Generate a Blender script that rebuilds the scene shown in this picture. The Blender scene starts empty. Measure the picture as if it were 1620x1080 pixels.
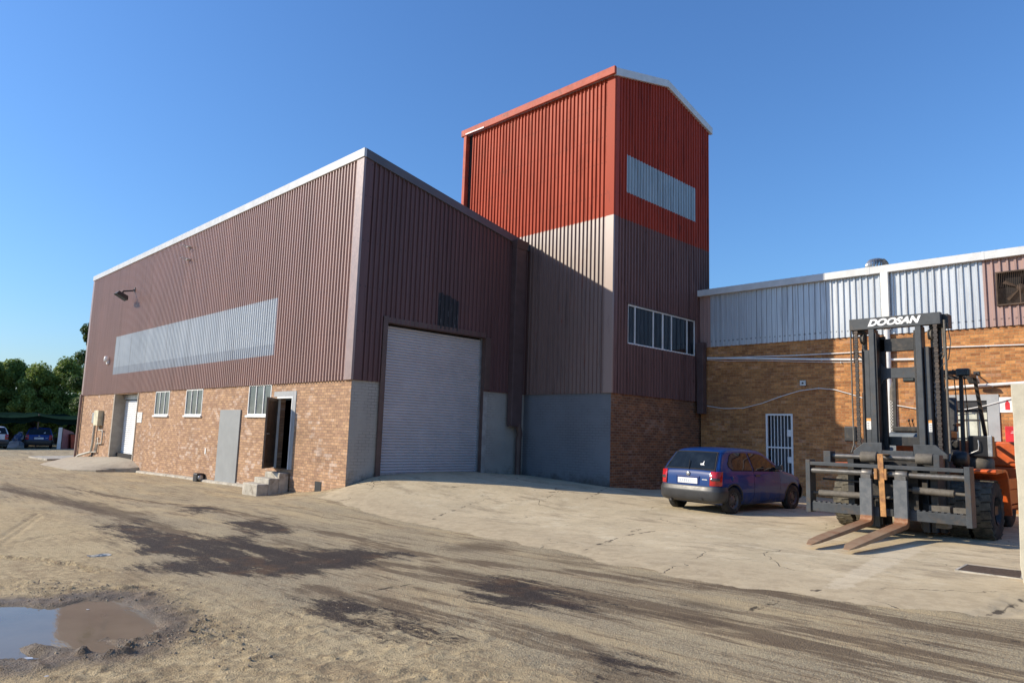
import bpy, bmesh, math, random
import numpy as np
from mathutils import Vector, Matrix
R_ = math.radians
random.seed(7)
scene = bpy.context.scene

# ------------------------------------------------------------------ camera
F_PX, PITCH, ROLL, YAW = 1115.5, 7.489, 1.826, 45.48
CAM = np.array([-10.885, -17.55, 1.6])
_h, _b, _r = R_(YAW), R_(PITCH), R_(ROLL)
_F = np.array([math.cos(_h)*math.cos(_b), math.sin(_h)*math.cos(_b), math.sin(_b)])
_R = np.array([math.sin(_h), -math.cos(_h), 0.0])
_U = np.cross(_R, _F)
_R2 = _R*math.cos(_r) + _U*math.sin(_r)
_U2 = -_R*math.sin(_r) + _U*math.cos(_r)
cd = bpy.data.cameras.new('camera'); cam = bpy.data.objects.new('camera', cd)
scene.collection.objects.link(cam); scene.camera = cam
cd.sensor_width = 36.0; cd.lens = 36.0*F_PX/1620.0
cd.clip_start = 0.1; cd.clip_end = 2000
M = Matrix(((_R2[0], _U2[0], -_F[0], CAM[0]), (_R2[1], _U2[1], -_F[1], CAM[1]), (_R2[2], _U2[2], -_F[2], CAM[2]), (0, 0, 0, 1)))
cam.matrix_world = M

# survey helpers: where a sight line of the surveyed camera meets a real wall or the ground
def _ray(u, v): return _F + _R2*(u-810)/F_PX - _U2*(v-540)/F_PX
def onx(u, v, X):
    d = _ray(u, v); return CAM + d*(X-CAM[0])/d[0]
def ony(u, v, Y):
    d = _ray(u, v); return CAM + d*(Y-CAM[1])/d[1]
def onz(u, v, Z):
    d = _ray(u, v); return CAM + d*(Z-CAM[2])/d[2]

# ------------------------------------------------------------------ sky and sun
SUN_EL = R_(28.5); SUN_AZ = math.atan2(-0.742, 0.670)   # clockwise from +Y
world = bpy.data.worlds.new('World'); scene.world = world; world.use_nodes = True
wn = world.node_tree.nodes; wl = world.node_tree.links
sky = wn.new('ShaderNodeTexSky'); sky.sky_type = 'NISHITA'; sky.sun_disc = False
sky.sun_elevation = SUN_EL; sky.sun_rotation = SUN_AZ
sky.altitude = 0; sky.air_density = 1.45; sky.dust_density = 0.5; sky.ozone_density = 10.0
bg = wn['Background']; bg.inputs[1].default_value = 0.14
tint = wn.new('ShaderNodeMix'); tint.data_type = 'RGBA'; tint.blend_type = 'MULTIPLY'; tint.inputs[0].default_value = 1.0; tint.inputs[7].default_value = (.98, 1.02, 1.11, 1)
wl.new(sky.outputs[0], tint.inputs[6]); wl.new(tint.outputs[2], bg.inputs[0])
sd = bpy.data.lights.new('sun', 'SUN'); sd.energy = 5.0; sd.angle = R_(0.5); sd.color = (1.0, 0.89, 0.715)
sun = bpy.data.objects.new('sun', sd); scene.collection.objects.link(sun)
sdir = Vector((math.sin(SUN_AZ)*math.cos(SUN_EL), math.cos(SUN_AZ)*math.cos(SUN_EL), math.sin(SUN_EL)))
sun.rotation_euler = sdir.to_track_quat('Z', 'Y').to_euler()
sun.location = (-20, 20, 30)
scene.view_settings.view_transform = 'Standard'; scene.view_settings.look = 'None'
scene.view_settings.exposure = 0.25; scene.view_settings.gamma = 1.0

# ------------------------------------------------------------------ object helpers
COL = scene.collection
def link_mesh(name, me, mats, parent=None):
    o = bpy.data.objects.new(name, me); COL.objects.link(o)
    if not isinstance(mats, (list, tuple)): mats = [mats]
    for m in mats: me.materials.append(m)
    if parent is not None: o.parent = parent
    return o
def tag(o, label=None, cat=None, group=None, kind=None):
    if label: o['label'] = label
    if cat: o['category'] = cat
    if group: o['group'] = group
    if kind: o['kind'] = kind
    return o
def thing(name, label, cat, loc=(0, 0, 0), rz=0.0, group=None, scale=1.0):
    o = bpy.data.objects.new(name, None); COL.objects.link(o)
    o.location = loc; o.rotation_euler = (0, 0, rz); o.scale = (scale,)*3; o.empty_display_size = .2
    return tag(o, label, cat, group)

class MB:
    def __init__(s, off=(0, 0, 0)):
        s.v = []; s.f = []; s.m = []; s.off = off; s.sm = []
    def add(s, verts, faces, mi=0, smooth=False):
        n = len(s.v); ox, oy, oz = s.off
        s.v += [(x[0]+ox, x[1]+oy, x[2]+oz) for x in verts]
        for f in faces:
            s.f.append(tuple(i+n for i in f)); s.m.append(mi); s.sm.append(smooth)
        return s
    def box(s, a, b, mi=0):
        x0, y0, z0 = [min(a[i], b[i]) for i in range(3)]; x1, y1, z1 = [max(a[i], b[i]) for i in range(3)]
        return s.add([(x0,y0,z0),(x1,y0,z0),(x1,y1,z0),(x0,y1,z0),(x0,y0,z1),(x1,y0,z1),(x1,y1,z1),(x0,y1,z1)],
              [(0,3,2,1),(4,5,6,7),(0,1,5,4),(1,2,6,5),(2,3,7,6),(3,0,4,7)], mi)
    def hexa(s, p, mi=0):    # 4 bottom + 4 top points
        return s.add(p, [(0,3,2,1),(4,5,6,7),(0,1,5,4),(1,2,6,5),(2,3,7,6),(3,0,4,7)], mi)
    def beam(s, p, q, w, h, up=(0,0,1), mi=0):
        p, q = Vector(p), Vector(q); d = (q-p).normalized(); u = Vector(up)
        sd_ = d.cross(u)
        if sd_.length < 1e-4: sd_ = d.cross(Vector((0,1,0)))
        sd_.normalize(); u = sd_.cross(d).normalized()
        a, b = sd_*w/2, u*h/2
        return s.hexa([p-a-b, p+a-b, p+a+b, p-a+b, q-a-b, q+a-b, q+a+b, q-a+b], mi)
    def tube(s, pts, r, n=12, cap=True, mi=0, smooth=True):
        pts = [Vector(p) for p in pts]; rs = r if isinstance(r, (list, tuple)) else [r]*len(pts)
        V = []; ref = None
        for i, p in enumerate(pts):
            d = (pts[min(i+1, len(pts)-1)]-pts[max(i-1, 0)]).normalized()
            if ref is None:
                ref = d.cross(Vector((0,0,1)))
                if ref.length < 1e-3: ref = d.cross(Vector((0,1,0)))
            ref = (ref - d*ref.dot(d)).normalized(); w = d.cross(ref)
            for k in range(n):
                t = 2*math.pi*k/n; V.append(p + (ref*math.cos(t)+w*math.sin(t))*rs[i])
        Fc = [(i*n+k, i*n+(k+1) % n, (i+1)*n+(k+1) % n, (i+1)*n+k) for i in range(len(pts)-1) for k in range(n)]
        s.add(V, Fc, mi, smooth)
        if cap:
            s.add(V[:n], [tuple(range(n))[::-1]], mi); s.add(V[-n:], [tuple(range(n))], mi)
        return s
    def lathe(s, prof, c=(0,0,0), axis='y', n=32, mi=0, smooth=True):   # prof: (radius, along)
        V = []
        for r, a in prof:
            for k in range(n):
                t = 2*math.pi*k/n; x, y = r*math.cos(t), r*math.sin(t)
                V.append({'y': (c[0]+x, c[1]+a, c[2]+y), 'x': (c[0]+a, c[1]+x, c[2]+y), 'z': (c[0]+x, c[1]+y, c[2]+a)}[axis])
        Fc = [(i*n+k, i*n+(k+1) % n, (i+1)*n+(k+1) % n, (i+1)*n+k) for i in range(len(prof)-1) for k in range(n)]
        return s.add(V, Fc, mi, smooth)
    def prism(s, poly, a, b, axis='y', mi=0):   # poly 2D in the other two axes, extruded a..b
        n = len(poly)
        def P(p, t): return {'y': (p[0], t, p[1]), 'x': (t, p[0], p[1]), 'z': (p[0], p[1], t)}[axis]
        V = [P(p, a) for p in poly]+[P(p, b) for p in poly]
        return s.add(V, [tuple(range(n))[::-1], tuple(range(n, 2*n))]+[(i, (i+1) % n, n+(i+1) % n, n+i) for i in range(n)], mi)
    def build(s, name, mats, parent=None, bevel=0, seg=2, recalc=True):
        me = bpy.data.meshes.new(name); me.from_pydata(s.v, [], s.f)
        me.polygons.foreach_set('material_index', s.m); me.polygons.foreach_set('use_smooth', s.sm)
        if recalc:
            b = bmesh.new(); b.from_mesh(me); bmesh.ops.recalc_face_normals(b, faces=b.faces); b.to_mesh(me); b.free()
        o = link_mesh(name, me, mats, parent)
        if bevel:
            m = o.modifiers.new('bevel', 'BEVEL'); m.width = bevel; m.segments = seg; m.limit_method = 'ANGLE'; m.angle_limit = R_(40)
        return o

def wall(mb, axis, plane, thick, s0, s1, z0, z1, holes=(), mi=0):
    """slab with rectangular holes; axis 'y' = wall runs along y at x=plane; thick goes to +"""
    S = sorted({s0, s1, *[h[0] for h in holes], *[h[1] for h in holes]}); Z = sorted({z0, z1, *[h[2] for h in holes], *[h[3] for h in holes]})
    S = [q for q in S if s0 <= q <= s1]; Z = [q for q in Z if z0 <= q <= z1]
    def P(s_, t, z): return (plane+t, s_, z) if axis == 'y' else (s_, plane+t, z)
    def quad(a, b, c, d): mb.add([a, b, c, d], [(0, 1, 2, 3)], mi)
    inh = lambda sm, zm: any(h[0] < sm < h[1] and h[2] < zm < h[3] for h in holes)
    for i in range(len(S)-1):
        for j in range(len(Z)-1):
            if inh((S[i]+S[i+1])/2, (Z[j]+Z[j+1])/2): continue
            for t in (0, thick): quad(P(S[i], t, Z[j]), P(S[i+1], t, Z[j]), P(S[i+1], t, Z[j+1]), P(S[i], t, Z[j+1]))
    def solid(i, j):
        return 0 <= i < len(S)-1 and 0 <= j < len(Z)-1 and not inh((S[i]+S[i+1])/2, (Z[j]+Z[j+1])/2)
    for i in range(len(S)-1):
        for j in range(len(Z)-1):
            if not solid(i, j): continue
            for di, s_ in ((-1, S[i]), (1, S[i+1])):
                if not solid(i+di, j): quad(P(s_, 0, Z[j]), P(s_, thick, Z[j]), P(s_, thick, Z[j+1]), P(s_, 0, Z[j+1]))
            for dj, z_ in ((-1, Z[j]), (1, Z[j+1])):
                if not solid(i, j+dj): quad(P(S[i], 0, z_), P(S[i+1], 0, z_), P(S[i+1], thick, z_), P(S[i], thick, z_))

PROF = [(0.0, 0.0), (.094, 0.0), (.108, .046), (.152, .046)]
def clad(mb, axis, plane, s0, s1, zb, zt, holes=(), pitch=.1715, phase=0.0, out=-1, inside=None):
    """box-rib sheeting with real ribs; out=-1 ribs project towards minus"""
    fz = zt if callable(zt) else (lambda s_: zt)
    k = pitch/.1715; br = {s0, s1, *[h[0] for h in holes], *[h[1] for h in holes]}
    n0 = math.floor((s0-phase)/pitch)-1; n1 = math.ceil((s1-phase)/pitch)+1
    P_s = []; P_d = []
    for n in range(n0, n1+1):
        for a, d in PROF: P_s.append(phase+n*pitch+a*k); P_d.append(d)
    S = sorted(set([q for q in P_s if s0 < q < s1]) | {q for q in br if s0 <= q <= s1})
    D = np.interp(S, P_s, P_d)
    def P(s_, d, z): return (plane+out*d, s_, z) if axis == 'y' else (s_, plane+out*d, z)
    for i in range(len(S)-1):
        a, b = S[i], S[i+1]
        if b-a < 1e-6: continue
        m = (a+b)/2
        if inside and not inside(m): continue
        cuts = sorted([(h[2], h[3]) for h in holes if h[0] < m < h[1]]); z = zb; spans = []
        for c, d in cuts:
            if c > z: spans.append((z, c, 0))
            z = max(z, d)
        spans.append((z, None, 1))
        for lo, hi, top in spans:
            ha, hb = (fz(a), fz(b)) if top else (hi, hi)
            if ha <= lo+1e-4 and hb <= lo+1e-4: continue
            mb.add([P(a, D[i], lo), P(b, D[i+1], lo), P(b, D[i+1], hb), P(a, D[i], ha)], [(0, 1, 2, 3)])
            # sheet edges have a little thickness at the bottom lap
            mb.add([P(a, D[i], lo), P(b, D[i+1], lo), P(b, D[i+1]-.012, lo), P(a, D[i]-.012, lo)], [(0, 1, 2, 3)])

# ------------------------------------------------------------------ material helpers
def srgb(r, g, b):
    return tuple((c/255/12.92 if c/255 <= .04045 else ((c/255+.055)/1.055)**2.4) for c in (r, g, b))+(1,)
class NT:
    def __init__(s, name):
        s.m = bpy.data.materials.new(name); s.m.use_nodes = True; s.t = s.m.node_tree; s.n = s.t.nodes; s.l = s.t.links
        s.b = s.n['Principled BSDF']
    def node(s, typ, **kw):
        n = s.n.new('ShaderNode'+typ)
        for k, v in kw.items(): setattr(n, k, v)
        return n
    def put(s, sock, v):
        if hasattr(v, 'links') or isinstance(v, bpy.types.NodeSocket): s.l.new(v, sock)
        else: sock.default_value = v
    def math(s, op, a, b=None, c=None, clamp=False):
        n = s.node('Math', operation=op, use_clamp=clamp); s.put(n.inputs[0], a)
        if b is not None: s.put(n.inputs[1], b)
        if c is not None: s.put(n.inputs[2], c)
        return n.outputs[0]
    def sstep(s, v, a, b):
        n = s.node('MapRange', interpolation_type='SMOOTHSTEP'); s.put(n.inputs[0], v); s.put(n.inputs[1], a); s.put(n.inputs[2], b)
        return n.outputs[0]
    def mix(s, f, a, b, mode='MIX'):
        n = s.node('Mix', data_type='RGBA', blend_type=mode); n.clamp_factor = True
        s.put(n.inputs[0], f); s.put(n.inputs[6], a); s.put(n.inputs[7], b); return n.outputs[2]
    def pos(s, obj=False):
        return s.node('TexCoord').outputs['Object'] if obj else s.node('NewGeometry').outputs['Position']
    def xyz(s, v):
        n = s.node('SeparateXYZ'); s.l.new(v, n.inputs[0]); return n.outputs
    def comb(s, x, y, z):
        n = s.node('CombineXYZ'); s.put(n.inputs[0], x); s.put(n.inputs[1], y); s.put(n.inputs[2], z); return n.outputs[0]
    def mapv(s, v, scale=(1,1,1), rot=(0,0,0), loc=(0,0,0)):
        n = s.node('Mapping'); s.l.new(v, n.inputs[0]); n.inputs['Scale'].default_value = scale; n.inputs['Rotation'].default_value = rot; n.inputs['Location'].default_value = loc
        return n.outputs[0]
    def noise(s, v, sc, det=4, rough=.6, dist=0):
        n = s.node('TexNoise'); s.l.new(v, n.inputs['Vector']); n.inputs['Scale'].default_value = sc; n.inputs['Detail'].default_value = det
        n.inputs['Roughness'].default_value = rough; n.inputs['Distortion'].default_value = dist; return n.outputs[0]
    def vor(s, v, sc, feat='F1', rnd=1):
        n = s.node('TexVoronoi', feature=feat); s.l.new(v, n.inputs['Vector']); n.inputs['Scale'].default_value = sc; n.inputs['Randomness'].default_value = rnd; return n.outputs
    def bump(s, h, strength=.3, dist=.01, prev=None):
        n = s.node('Bump'); s.put(n.inputs['Strength'], strength); n.inputs['Distance'].default_value = dist; s.put(n.inputs['Height'], h)
        if prev: s.l.new(prev, n.inputs['Normal'])
        return n.outputs[0]
    def out(s, col=None, rough=None, metal=None, nrm=None, spec=None):
        if col is not None: s.put(s.b.inputs['Base Color'], col)
        if rough is not None: s.put(s.b.inputs['Roughness'], rough)
        if metal is not None: s.put(s.b.inputs['Metallic'], metal)
        if spec is not None: s.put(s.b.inputs['Specular IOR Level'], spec)
        if nrm is not None: s.l.new(nrm, s.b.inputs['Normal'])
        return s.m

def plain(name, col, rough=.6, metal=0, var=.25, sc=3, bump=.0, bsc=60, obj=True, spec=.5, grime=None, gsc=1.5):
    t = NT(name); p = t.pos(obj); c = tuple(col[:3])+(1,)
    n = t.noise(p, sc, 5, .65)
    dark = tuple(x*(1-var) for x in col[:3])+(1,); light = tuple(min(1, x*(1+var*.6)) for x in col[:3])+(1,)
    k = t.mix(t.sstep(n, .3, .7), dark, light)
    if grime is not None:
        k = t.mix(t.sstep(t.noise(p, gsc, 8, .7), .5, .68), k, tuple(grime[:3])+(1,))
    rg = t.math('ADD', rough, t.math('MULTIPLY', t.math('SUBTRACT', t.noise(p, sc*4, 4, .6), .5), .25), clamp=True)
    nr = t.bump(t.noise(p, bsc, 4, .6), bump, .004) if bump else None
    return t.out(k, rg, metal, nr, spec)

def brick_mat(name, axis, c1, c2, mortar, bias=0.0, efflo=.5, paint=None, scale=1.0, stain=.3, mort=.010):
    t = NT(name); P = t.pos(); x, y, z = t.xyz(P)
    s_ = y if axis == 'y' else x
    wob = t.math('MULTIPLY', t.math('SUBTRACT', t.noise(P, 1.3, 2), .5), .012)
    v = t.comb(s_, t.math('ADD', z, wob), 0)
    br = t.node('TexBrick'); t.l.new(v, br.inputs['Vector']); br.offset = .5
    br.inputs['Scale'].default_value = 1; br.inputs['Brick Width'].default_value = .232*scale; br.inputs['Row Height'].default_value = .086*scale
    br.inputs['Mortar Size'].default_value = mort; br.inputs['Mortar Smooth'].default_value = .35; br.inputs['Bias'].default_value = bias
    br.inputs['Color1'].default_value = c1+(1,) if len(c1) == 3 else c1; br.inputs['Color2'].default_value = c2+(1,) if len(c2) == 3 else c2
    br.inputs['Mortar'].default_value = mortar+(1,) if len(mortar) == 3 else mortar
    n1 = t.noise(P, 14, 5, .7); n2 = t.noise(P, .55, 5, .65); n3 = t.noise(t.mapv(P, (1, 1, .8)), 1.0, 7, .72)
    col = t.mix(.55, br.outputs[0], t.mix(t.sstep(n1, .25, .75), (.35,.35,.35,1), (.75,.75,.75,1)), 'OVERLAY')
    # random per-brick tint from a coarse cell noise locked to the courses
    row = t.math('FLOOR', t.math('DIVIDE', z, .086*scale)); sh = t.math('MULTIPLY', t.math('MODULO', row, 2.0), .5)
    colm = t.math('FLOOR', t.math('ADD', t.math('DIVIDE', s_, .232*scale), sh))
    wn_ = t.node('TexWhiteNoise', noise_dimensions='2D'); t.l.new(t.comb(colm, row, 0), wn_.inputs['Vector'])
    if paint is None:
        col = t.mix(.35, col, t.mix(wn_.outputs[0], (.30,.28,.26,1), (.70,.69,.66,1)), 'OVERLAY')
        col = t.mix(t.math('MULTIPLY', t.sstep(t.math('ADD', n3, t.math('MULTIPLY', t.math('SUBTRACT', wn_.outputs[0], .5), .30)), .58, .74), efflo), col, (.62, .55, .50, 1))
        col = t.mix(t.math('MULTIPLY', t.sstep(n2, .52, .7), stain), col, (.10, .065, .05, 1))
    else:
        chips = t.math('MULTIPLY', t.sstep(t.noise(P, 2.2, 9, .75), .66, .70), .6)
        base = t.mix(t.sstep(n2, .35, .7), paint+(1,), tuple(q*.82 for q in paint)+(1,))
        base = t.mix(t.math('MULTIPLY', br.outputs[1], t.math('MULTIPLY', t.sstep(t.noise(P, .9, 3), .42, .62), .5)), base, (.07, .06, .06, 1))
        base = t.mix(t.math('MULTIPLY', t.sstep(t.math('ADD', t.math('MULTIPLY', z, -.55), t.math('MULTIPLY', t.noise(P, 1.6, 8, .75), 1.1)), .28, .62), .85), base, (.07, .06, .05, 1))
        col = t.mix(chips, base, (.16, .12, .10, 1))
    hgt = t.math('ADD', t.math('MULTIPLY', t.math('SUBTRACT', 1, br.outputs[1]), .7), t.math('MULTIPLY', n1, .35))
    nr = t.bump(hgt, .8 if paint is None else .45, .008)
    return t.out(col, .82 if paint is None else .6, 0, nr, .3)

def sheet_mat(name, axis, col, col2=None, zsplit=None, rough=.38, seams=(), seamdark=.5, metal=0, grime=.5, rust=None, ptc=.1715, spec=.5, blotch=.2, spec2=None):
    t = NT(name); P = t.pos(); x, y, z = t.xyz(P); s_ = y if axis == 'y' else x
    if col2 is not None:
        e = t.math('ADD', z, t.math('MULTIPLY', t.math('SUBTRACT', t.noise(P, 9, 3), .5), .03))
        c = t.mix(t.sstep(e, zsplit-.012, zsplit+.012), tuple(col)+(1,), tuple(col2)+(1,))
    else: c = t.mix(0, tuple(col)+(1,), tuple(col)+(1,))
    st = t.noise(t.mapv(P, (5, 5, .22)), 1.6, 6, .7)               # rain streaks running down the sheets
    c = t.mix(t.math('MULTIPLY', t.sstep(st, .48, .72), grime), c, t.mix(1, c, (.35,.32,.32,1), 'MULTIPLY'))
    c = t.mix(t.math('MULTIPLY', t.sstep(t.noise(P, .5, 4), .4, .7), blotch), c, t.mix(1, c, (1.35,1.3,1.25,1), 'MULTIPLY'))
    panel = t.node('TexWhiteNoise', noise_dimensions='1D'); t.put(panel.inputs['W'], t.math('FLOOR', t.math('DIVIDE', s_, .686)))
    c = t.mix(.35, c, t.mix(panel.outputs[0], (.42,.42,.42,1), (.58,.58,.58,1)), 'OVERLAY')
    lap = t.math('LESS_THAN', t.math('FRACT', t.math('DIVIDE', s_, .686)), .022)
    c = t.mix(t.math('MULTIPLY', lap, .55), c, t.mix(1, c, (.3,.28,.28,1), 'MULTIPLY'))
    if rust is not None:
        rn = t.noise(t.mapv(P, (3, 3, .5)), 2.5, 9, .78)
        c = t.mix(t.math('MULTIPLY', t.sstep(rn, .57, .66), .85), c, tuple(rust)+(1,))
    dark = None
    for zs in seams:
        d = t.math('ABSOLUTE', t.math('SUBTRACT', z, zs))
        fr = t.math('ABSOLUTE', t.math('SUBTRACT', t.math('FRACT', t.math('DIVIDE', s_, ptc)), .3))
        dot = t.math('MULTIPLY', t.math('LESS_THAN', d, .026), t.math('LESS_THAN', fr, .17))
        dark = dot if dark is None else t.math('MAXIMUM', dark, dot)
    if dark is not None: c = t.mix(t.math('MULTIPLY', dark, seamdark), c, (.03, .02, .02, 1))
    nr = t.bump(t.noise(t.mapv(P, (1, 1, .5)), 1.4, 3), .25, .03)
    rg = t.math('ADD', rough, t.math('MULTIPLY', t.math('SUBTRACT', st, .5), .3), clamp=True)
    if spec2 is not None: spec = t.math('ADD', spec, t.math('MULTIPLY', t.sstep(z, zsplit-.012, zsplit+.012), spec2-spec))
    return t.out(c, rg, metal, nr, spec)

def glass_mat(name, tint=(.02,.025,.03), rough=.06):
    t = NT(name); P = t.pos()
    nr = t.bump(t.noise(P, .9, 2), .12, .03)
    c = t.mix(t.sstep(t.noise(P, 3, 4), .4, .7), tuple(tint)+(1,), tuple(q*1.8 for q in tint)+(1,))
    m = t.out(c, rough, 0, nr, .9); return m

# ------------------------------------------------------------------ measured sizes of the place (metres)
HB = 3.05; W = 7.063; T = 3.842; TW = 6.047; L = 28.07; RX = 12.352; ZA = 9.886; ZAR = 8.461
ZT = 13.649; ZRID = 14.399; ZRW = 8.813; TB = 3.63

# ------------------------------------------------------------------ ground height
_cp = np.array([(-10.9,-17.5,0),(-3,-16,-.06),(2,-15.5,-.1),(5.5,-12.9,-.1),(6,-8,-.1),(11.8,-9,-.1),(12,-15,-.1),(9.5,-4,-.12),(7.06,-4.1,.04),
 (6.98,0,.2),(4.85,0,.32),(3,0,.33),(.96,0,.28),(0,-.1,.0),(-.3,1.2,-.3),(-3,17,-.62),(-.4,2.7,-.45),(-.5,5,-.5),(0,9,-.52),(0,13,-.56),(0,17,-.64),(-3,22,-.62),(0,30,-.6),(-10,35,-.6),
 (-8,20,-.58),(-5,8,-.5),(-3.2,1,-.42),(-2.2,-3.5,-.30),(1,-5,-.2),(-6,-4,-.34),(-9,-10.5,-.2),(-13,-10,-.2),(-13,0,-.35),(4,-6.5,-.1),(3,-3.5,.1),(6,-3,.12),
 (-2.5,-11,-.16),(-6,-13,-.12),(3,2,.33),(8,5,.1),(60,60,-.6),(-60,60,-.6),(0,80,-.6),(30,-20,-.1),(-40,-40,0),(40,-60,0),(-40,0,-.35),(0,48,-.6)], float)
def _rbf():
    d = np.hypot(_cp[:, None, 0]-_cp[None, :, 0], _cp[:, None, 1]-_cp[None, :, 1]); n = len(_cp)
    A = np.zeros((n+3, n+3)); A[:n, :n] = -d + .0*np.eye(n)
    A[:n, n:] = np.c_[np.ones(n), _cp[:, :2]]; A[n:, :n] = A[:n, n:].T
    return np.linalg.solve(A, np.r_[_cp[:, 2], 0, 0, 0])
_w = _rbf()
def H0(x, y):
    x = np.asarray(x, float); y = np.asarray(y, float); s = _w[-3]+_w[-2]*x+_w[-1]*y
    for i in range(len(_cp)): s = s - _w[i]*np.sqrt((x-_cp[i, 0])**2+(y-_cp[i, 1])**2+.05)
    return s
def G(u, v):
    z = -.15
    for _ in range(25):
        p = onz(u, v, z); z = .6*z + .4*float(H0(p[0], p[1]))
    return (p[0], p[1])
def vn(x, y, f, seed=0):
    x = x*f+seed*17.3; y = y*f-seed*9.1; xi = np.floor(x).astype(np.int64); yi = np.floor(y).astype(np.int64); fx = x-xi; fy = y-yi
    fx = fx*fx*(3-2*fx); fy = fy*fy*(3-2*fy)
    def h(a, b):
        n = (a*374761393 + b*668265263 + seed*1442695) & 0x7fffffff; n = ((n ^ (n >> 13))*1274126177) & 0x7fffffff
        return ((n ^ (n >> 16)) & 0xffff)/65535.0
    return (h(xi, yi)*(1-fx)+h(xi+1, yi)*fx)*(1-fy)+(h(xi, yi+1)*(1-fx)+h(xi+1, yi+1)*fx)*fy
def fbm(x, y, f, o=4, seed=0):
    s = 0; a = 1; t = 0
    for i in range(o): s = s+a*vn(x, y, f*2**i, seed+i); t += a; a *= .55
    return s/t
def sdist(px, py, poly):       # signed distance, positive inside
    poly = np.asarray(poly, float); n = len(poly); d = np.full(px.shape, 1e9); ins = np.zeros(px.shape, bool)
    for i in range(n):
        a = poly[i]; b = poly[(i+1) % n]; e = b-a; t = np.clip(((px-a[0])*e[0]+(py-a[1])*e[1])/(e@e+1e-12), 0, 1)
        d = np.minimum(d, np.hypot(px-a[0]-t*e[0], py-a[1]-t*e[1]))
        c = (a[1] > py) != (b[1] > py)
        with np.errstate(divide='ignore', invalid='ignore'):
            ins ^= c & (px < (b[0]-a[0])*(py-a[1])/(b[1]-a[1]+1e-12)+a[0])
    return np.where(ins, d, -d)
def ldist(px, py, pts):
    pts = np.asarray(pts, float); d = np.full(px.shape, 1e9)
    for a, b in zip(pts[:-1], pts[1:]):
        e = b-a; t = np.clip(((px-a[0])*e[0]+(py-a[1])*e[1])/(e@e+1e-12), 0, 1)
        d = np.minimum(d, np.hypot(px-a[0]-t*e[0], py-a[1]-t*e[1]))
    return d
def lines(*segs):
    o = []
    for a, b, st in segs: o += list(np.arange(a, b, st))
    return np.array(o+[segs[-1][1]])
gx = lines((-90,-20,8),(-20,-12,.6),(-12,-11,.12),(-11,-6,.034),(-6,13,.085),(13,20,1),(20,100,8))
gy = lines((-60,-20,5),(-20,-17.4,.3),(-17.4,-8.4,.038),(-8.4,3,.085),(3,32,.22),(32,60,1.4),(60,140,8))
X, Y = np.meshgrid(gx, gy); Z = H0(X, Y)
WZ = -.235                                         # water level of the puddle
pud1 = [G(*p) for p in [(-60,962),(0,960),(90,958),(135,949),(190,948),(216,960),(252,985),(228,1003),(170,1004),(205,1018),(190,1025),(150,1022),(95,1018),(60,1012),(40,1016),(78,1030),(60,1040),(0,1036),(-80,1036)]]
dp = sdist(X, Y, pud1) + (fbm(X, Y, 5, 4, 3)-.5)*.16
near = np.clip(1-np.hypot(X+9.0, Y+10.2)/3.2, 0, 1)
mudm = np.clip(1+dp/.75, 0, 1)*(dp < .3)            # mud collar round the water
Z = Z + np.clip(near*2, 0, 1)*((-.205)-Z)*.8
cl = fbm(X, Y, 9, 3, 11); cl2 = vn(X, Y, 16, 5)
clod = np.clip(cl-.56, 0, 1)*2.2
br_line = [G(*p) for p in [(150,1030),(230,1012),(300,1000),(350,1000)]]
br2 = [G(*p) for p in [(0,925),(60,930),(120,940),(200,938)]]
br3 = [G(*p) for p in [(250,940),(310,975),(350,1000),(420,1040)]]
rough = np.exp(-(ldist(X, Y, br_line)/.22)**2)+np.exp(-(ldist(X, Y, br2)/.4)**2)*.8+np.exp(-(ldist(X, Y, br3)/.25)**2)*.5
tread = [G(*p) for p in [(0,880),(60,885),(110,893),(160,905)]]
rough = np.clip(rough, 0, 1)
front = np.clip((-9.8-Y)/2.5, 0, 1)*np.clip((-5.6-X)/1.6, 0, 1)
fg = np.clip(np.maximum(rough, front*.62)+mudm*.25, 0, 1)
Z = Z + fg*clod*.085 + (fbm(X, Y, 3.0, 3, 21)-.5)*.035*np.clip(front+near, 0, 1)
tr = np.exp(-(ldist(X, Y, tread)/.16)**2); al = X*.6+Y*.8
Z = Z + tr*.02*np.sign(np.sin((X*.5+Y*1.2)*2*math.pi/.09+np.sin(X*30)*1.2))
Z = Z - np.clip((dp+.06)/.22, 0, 1)*.085
# tyre ruts of the yard, shallow
rut = [[G(*p) for p in q] for q in ([(-30,870),(60,812)],[(0,862),(65,815)],[(-20,868),(60,850),(180,832)],[(850,1050),(990,1080),(1100,1110)])]
for q in rut: Z = Z - .018*np.exp(-(ldist(X, Y, q)/.05)**2)
edge = np.clip((-X-11.5)/4, 0, 1)
# apron of concrete
ap = [G(*p) for p in [(497,787),(560,803),(640,824),(760,847),(900,873),(1000,897),(1150,926),(1290,944),(1400,958),(1550,974),(1640,978)]]
ap = [(-.2,.05)]+ap+[(6,-20),(14,-20),(14,1),(3,1)]
da = sdist(X, Y, ap)
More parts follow.
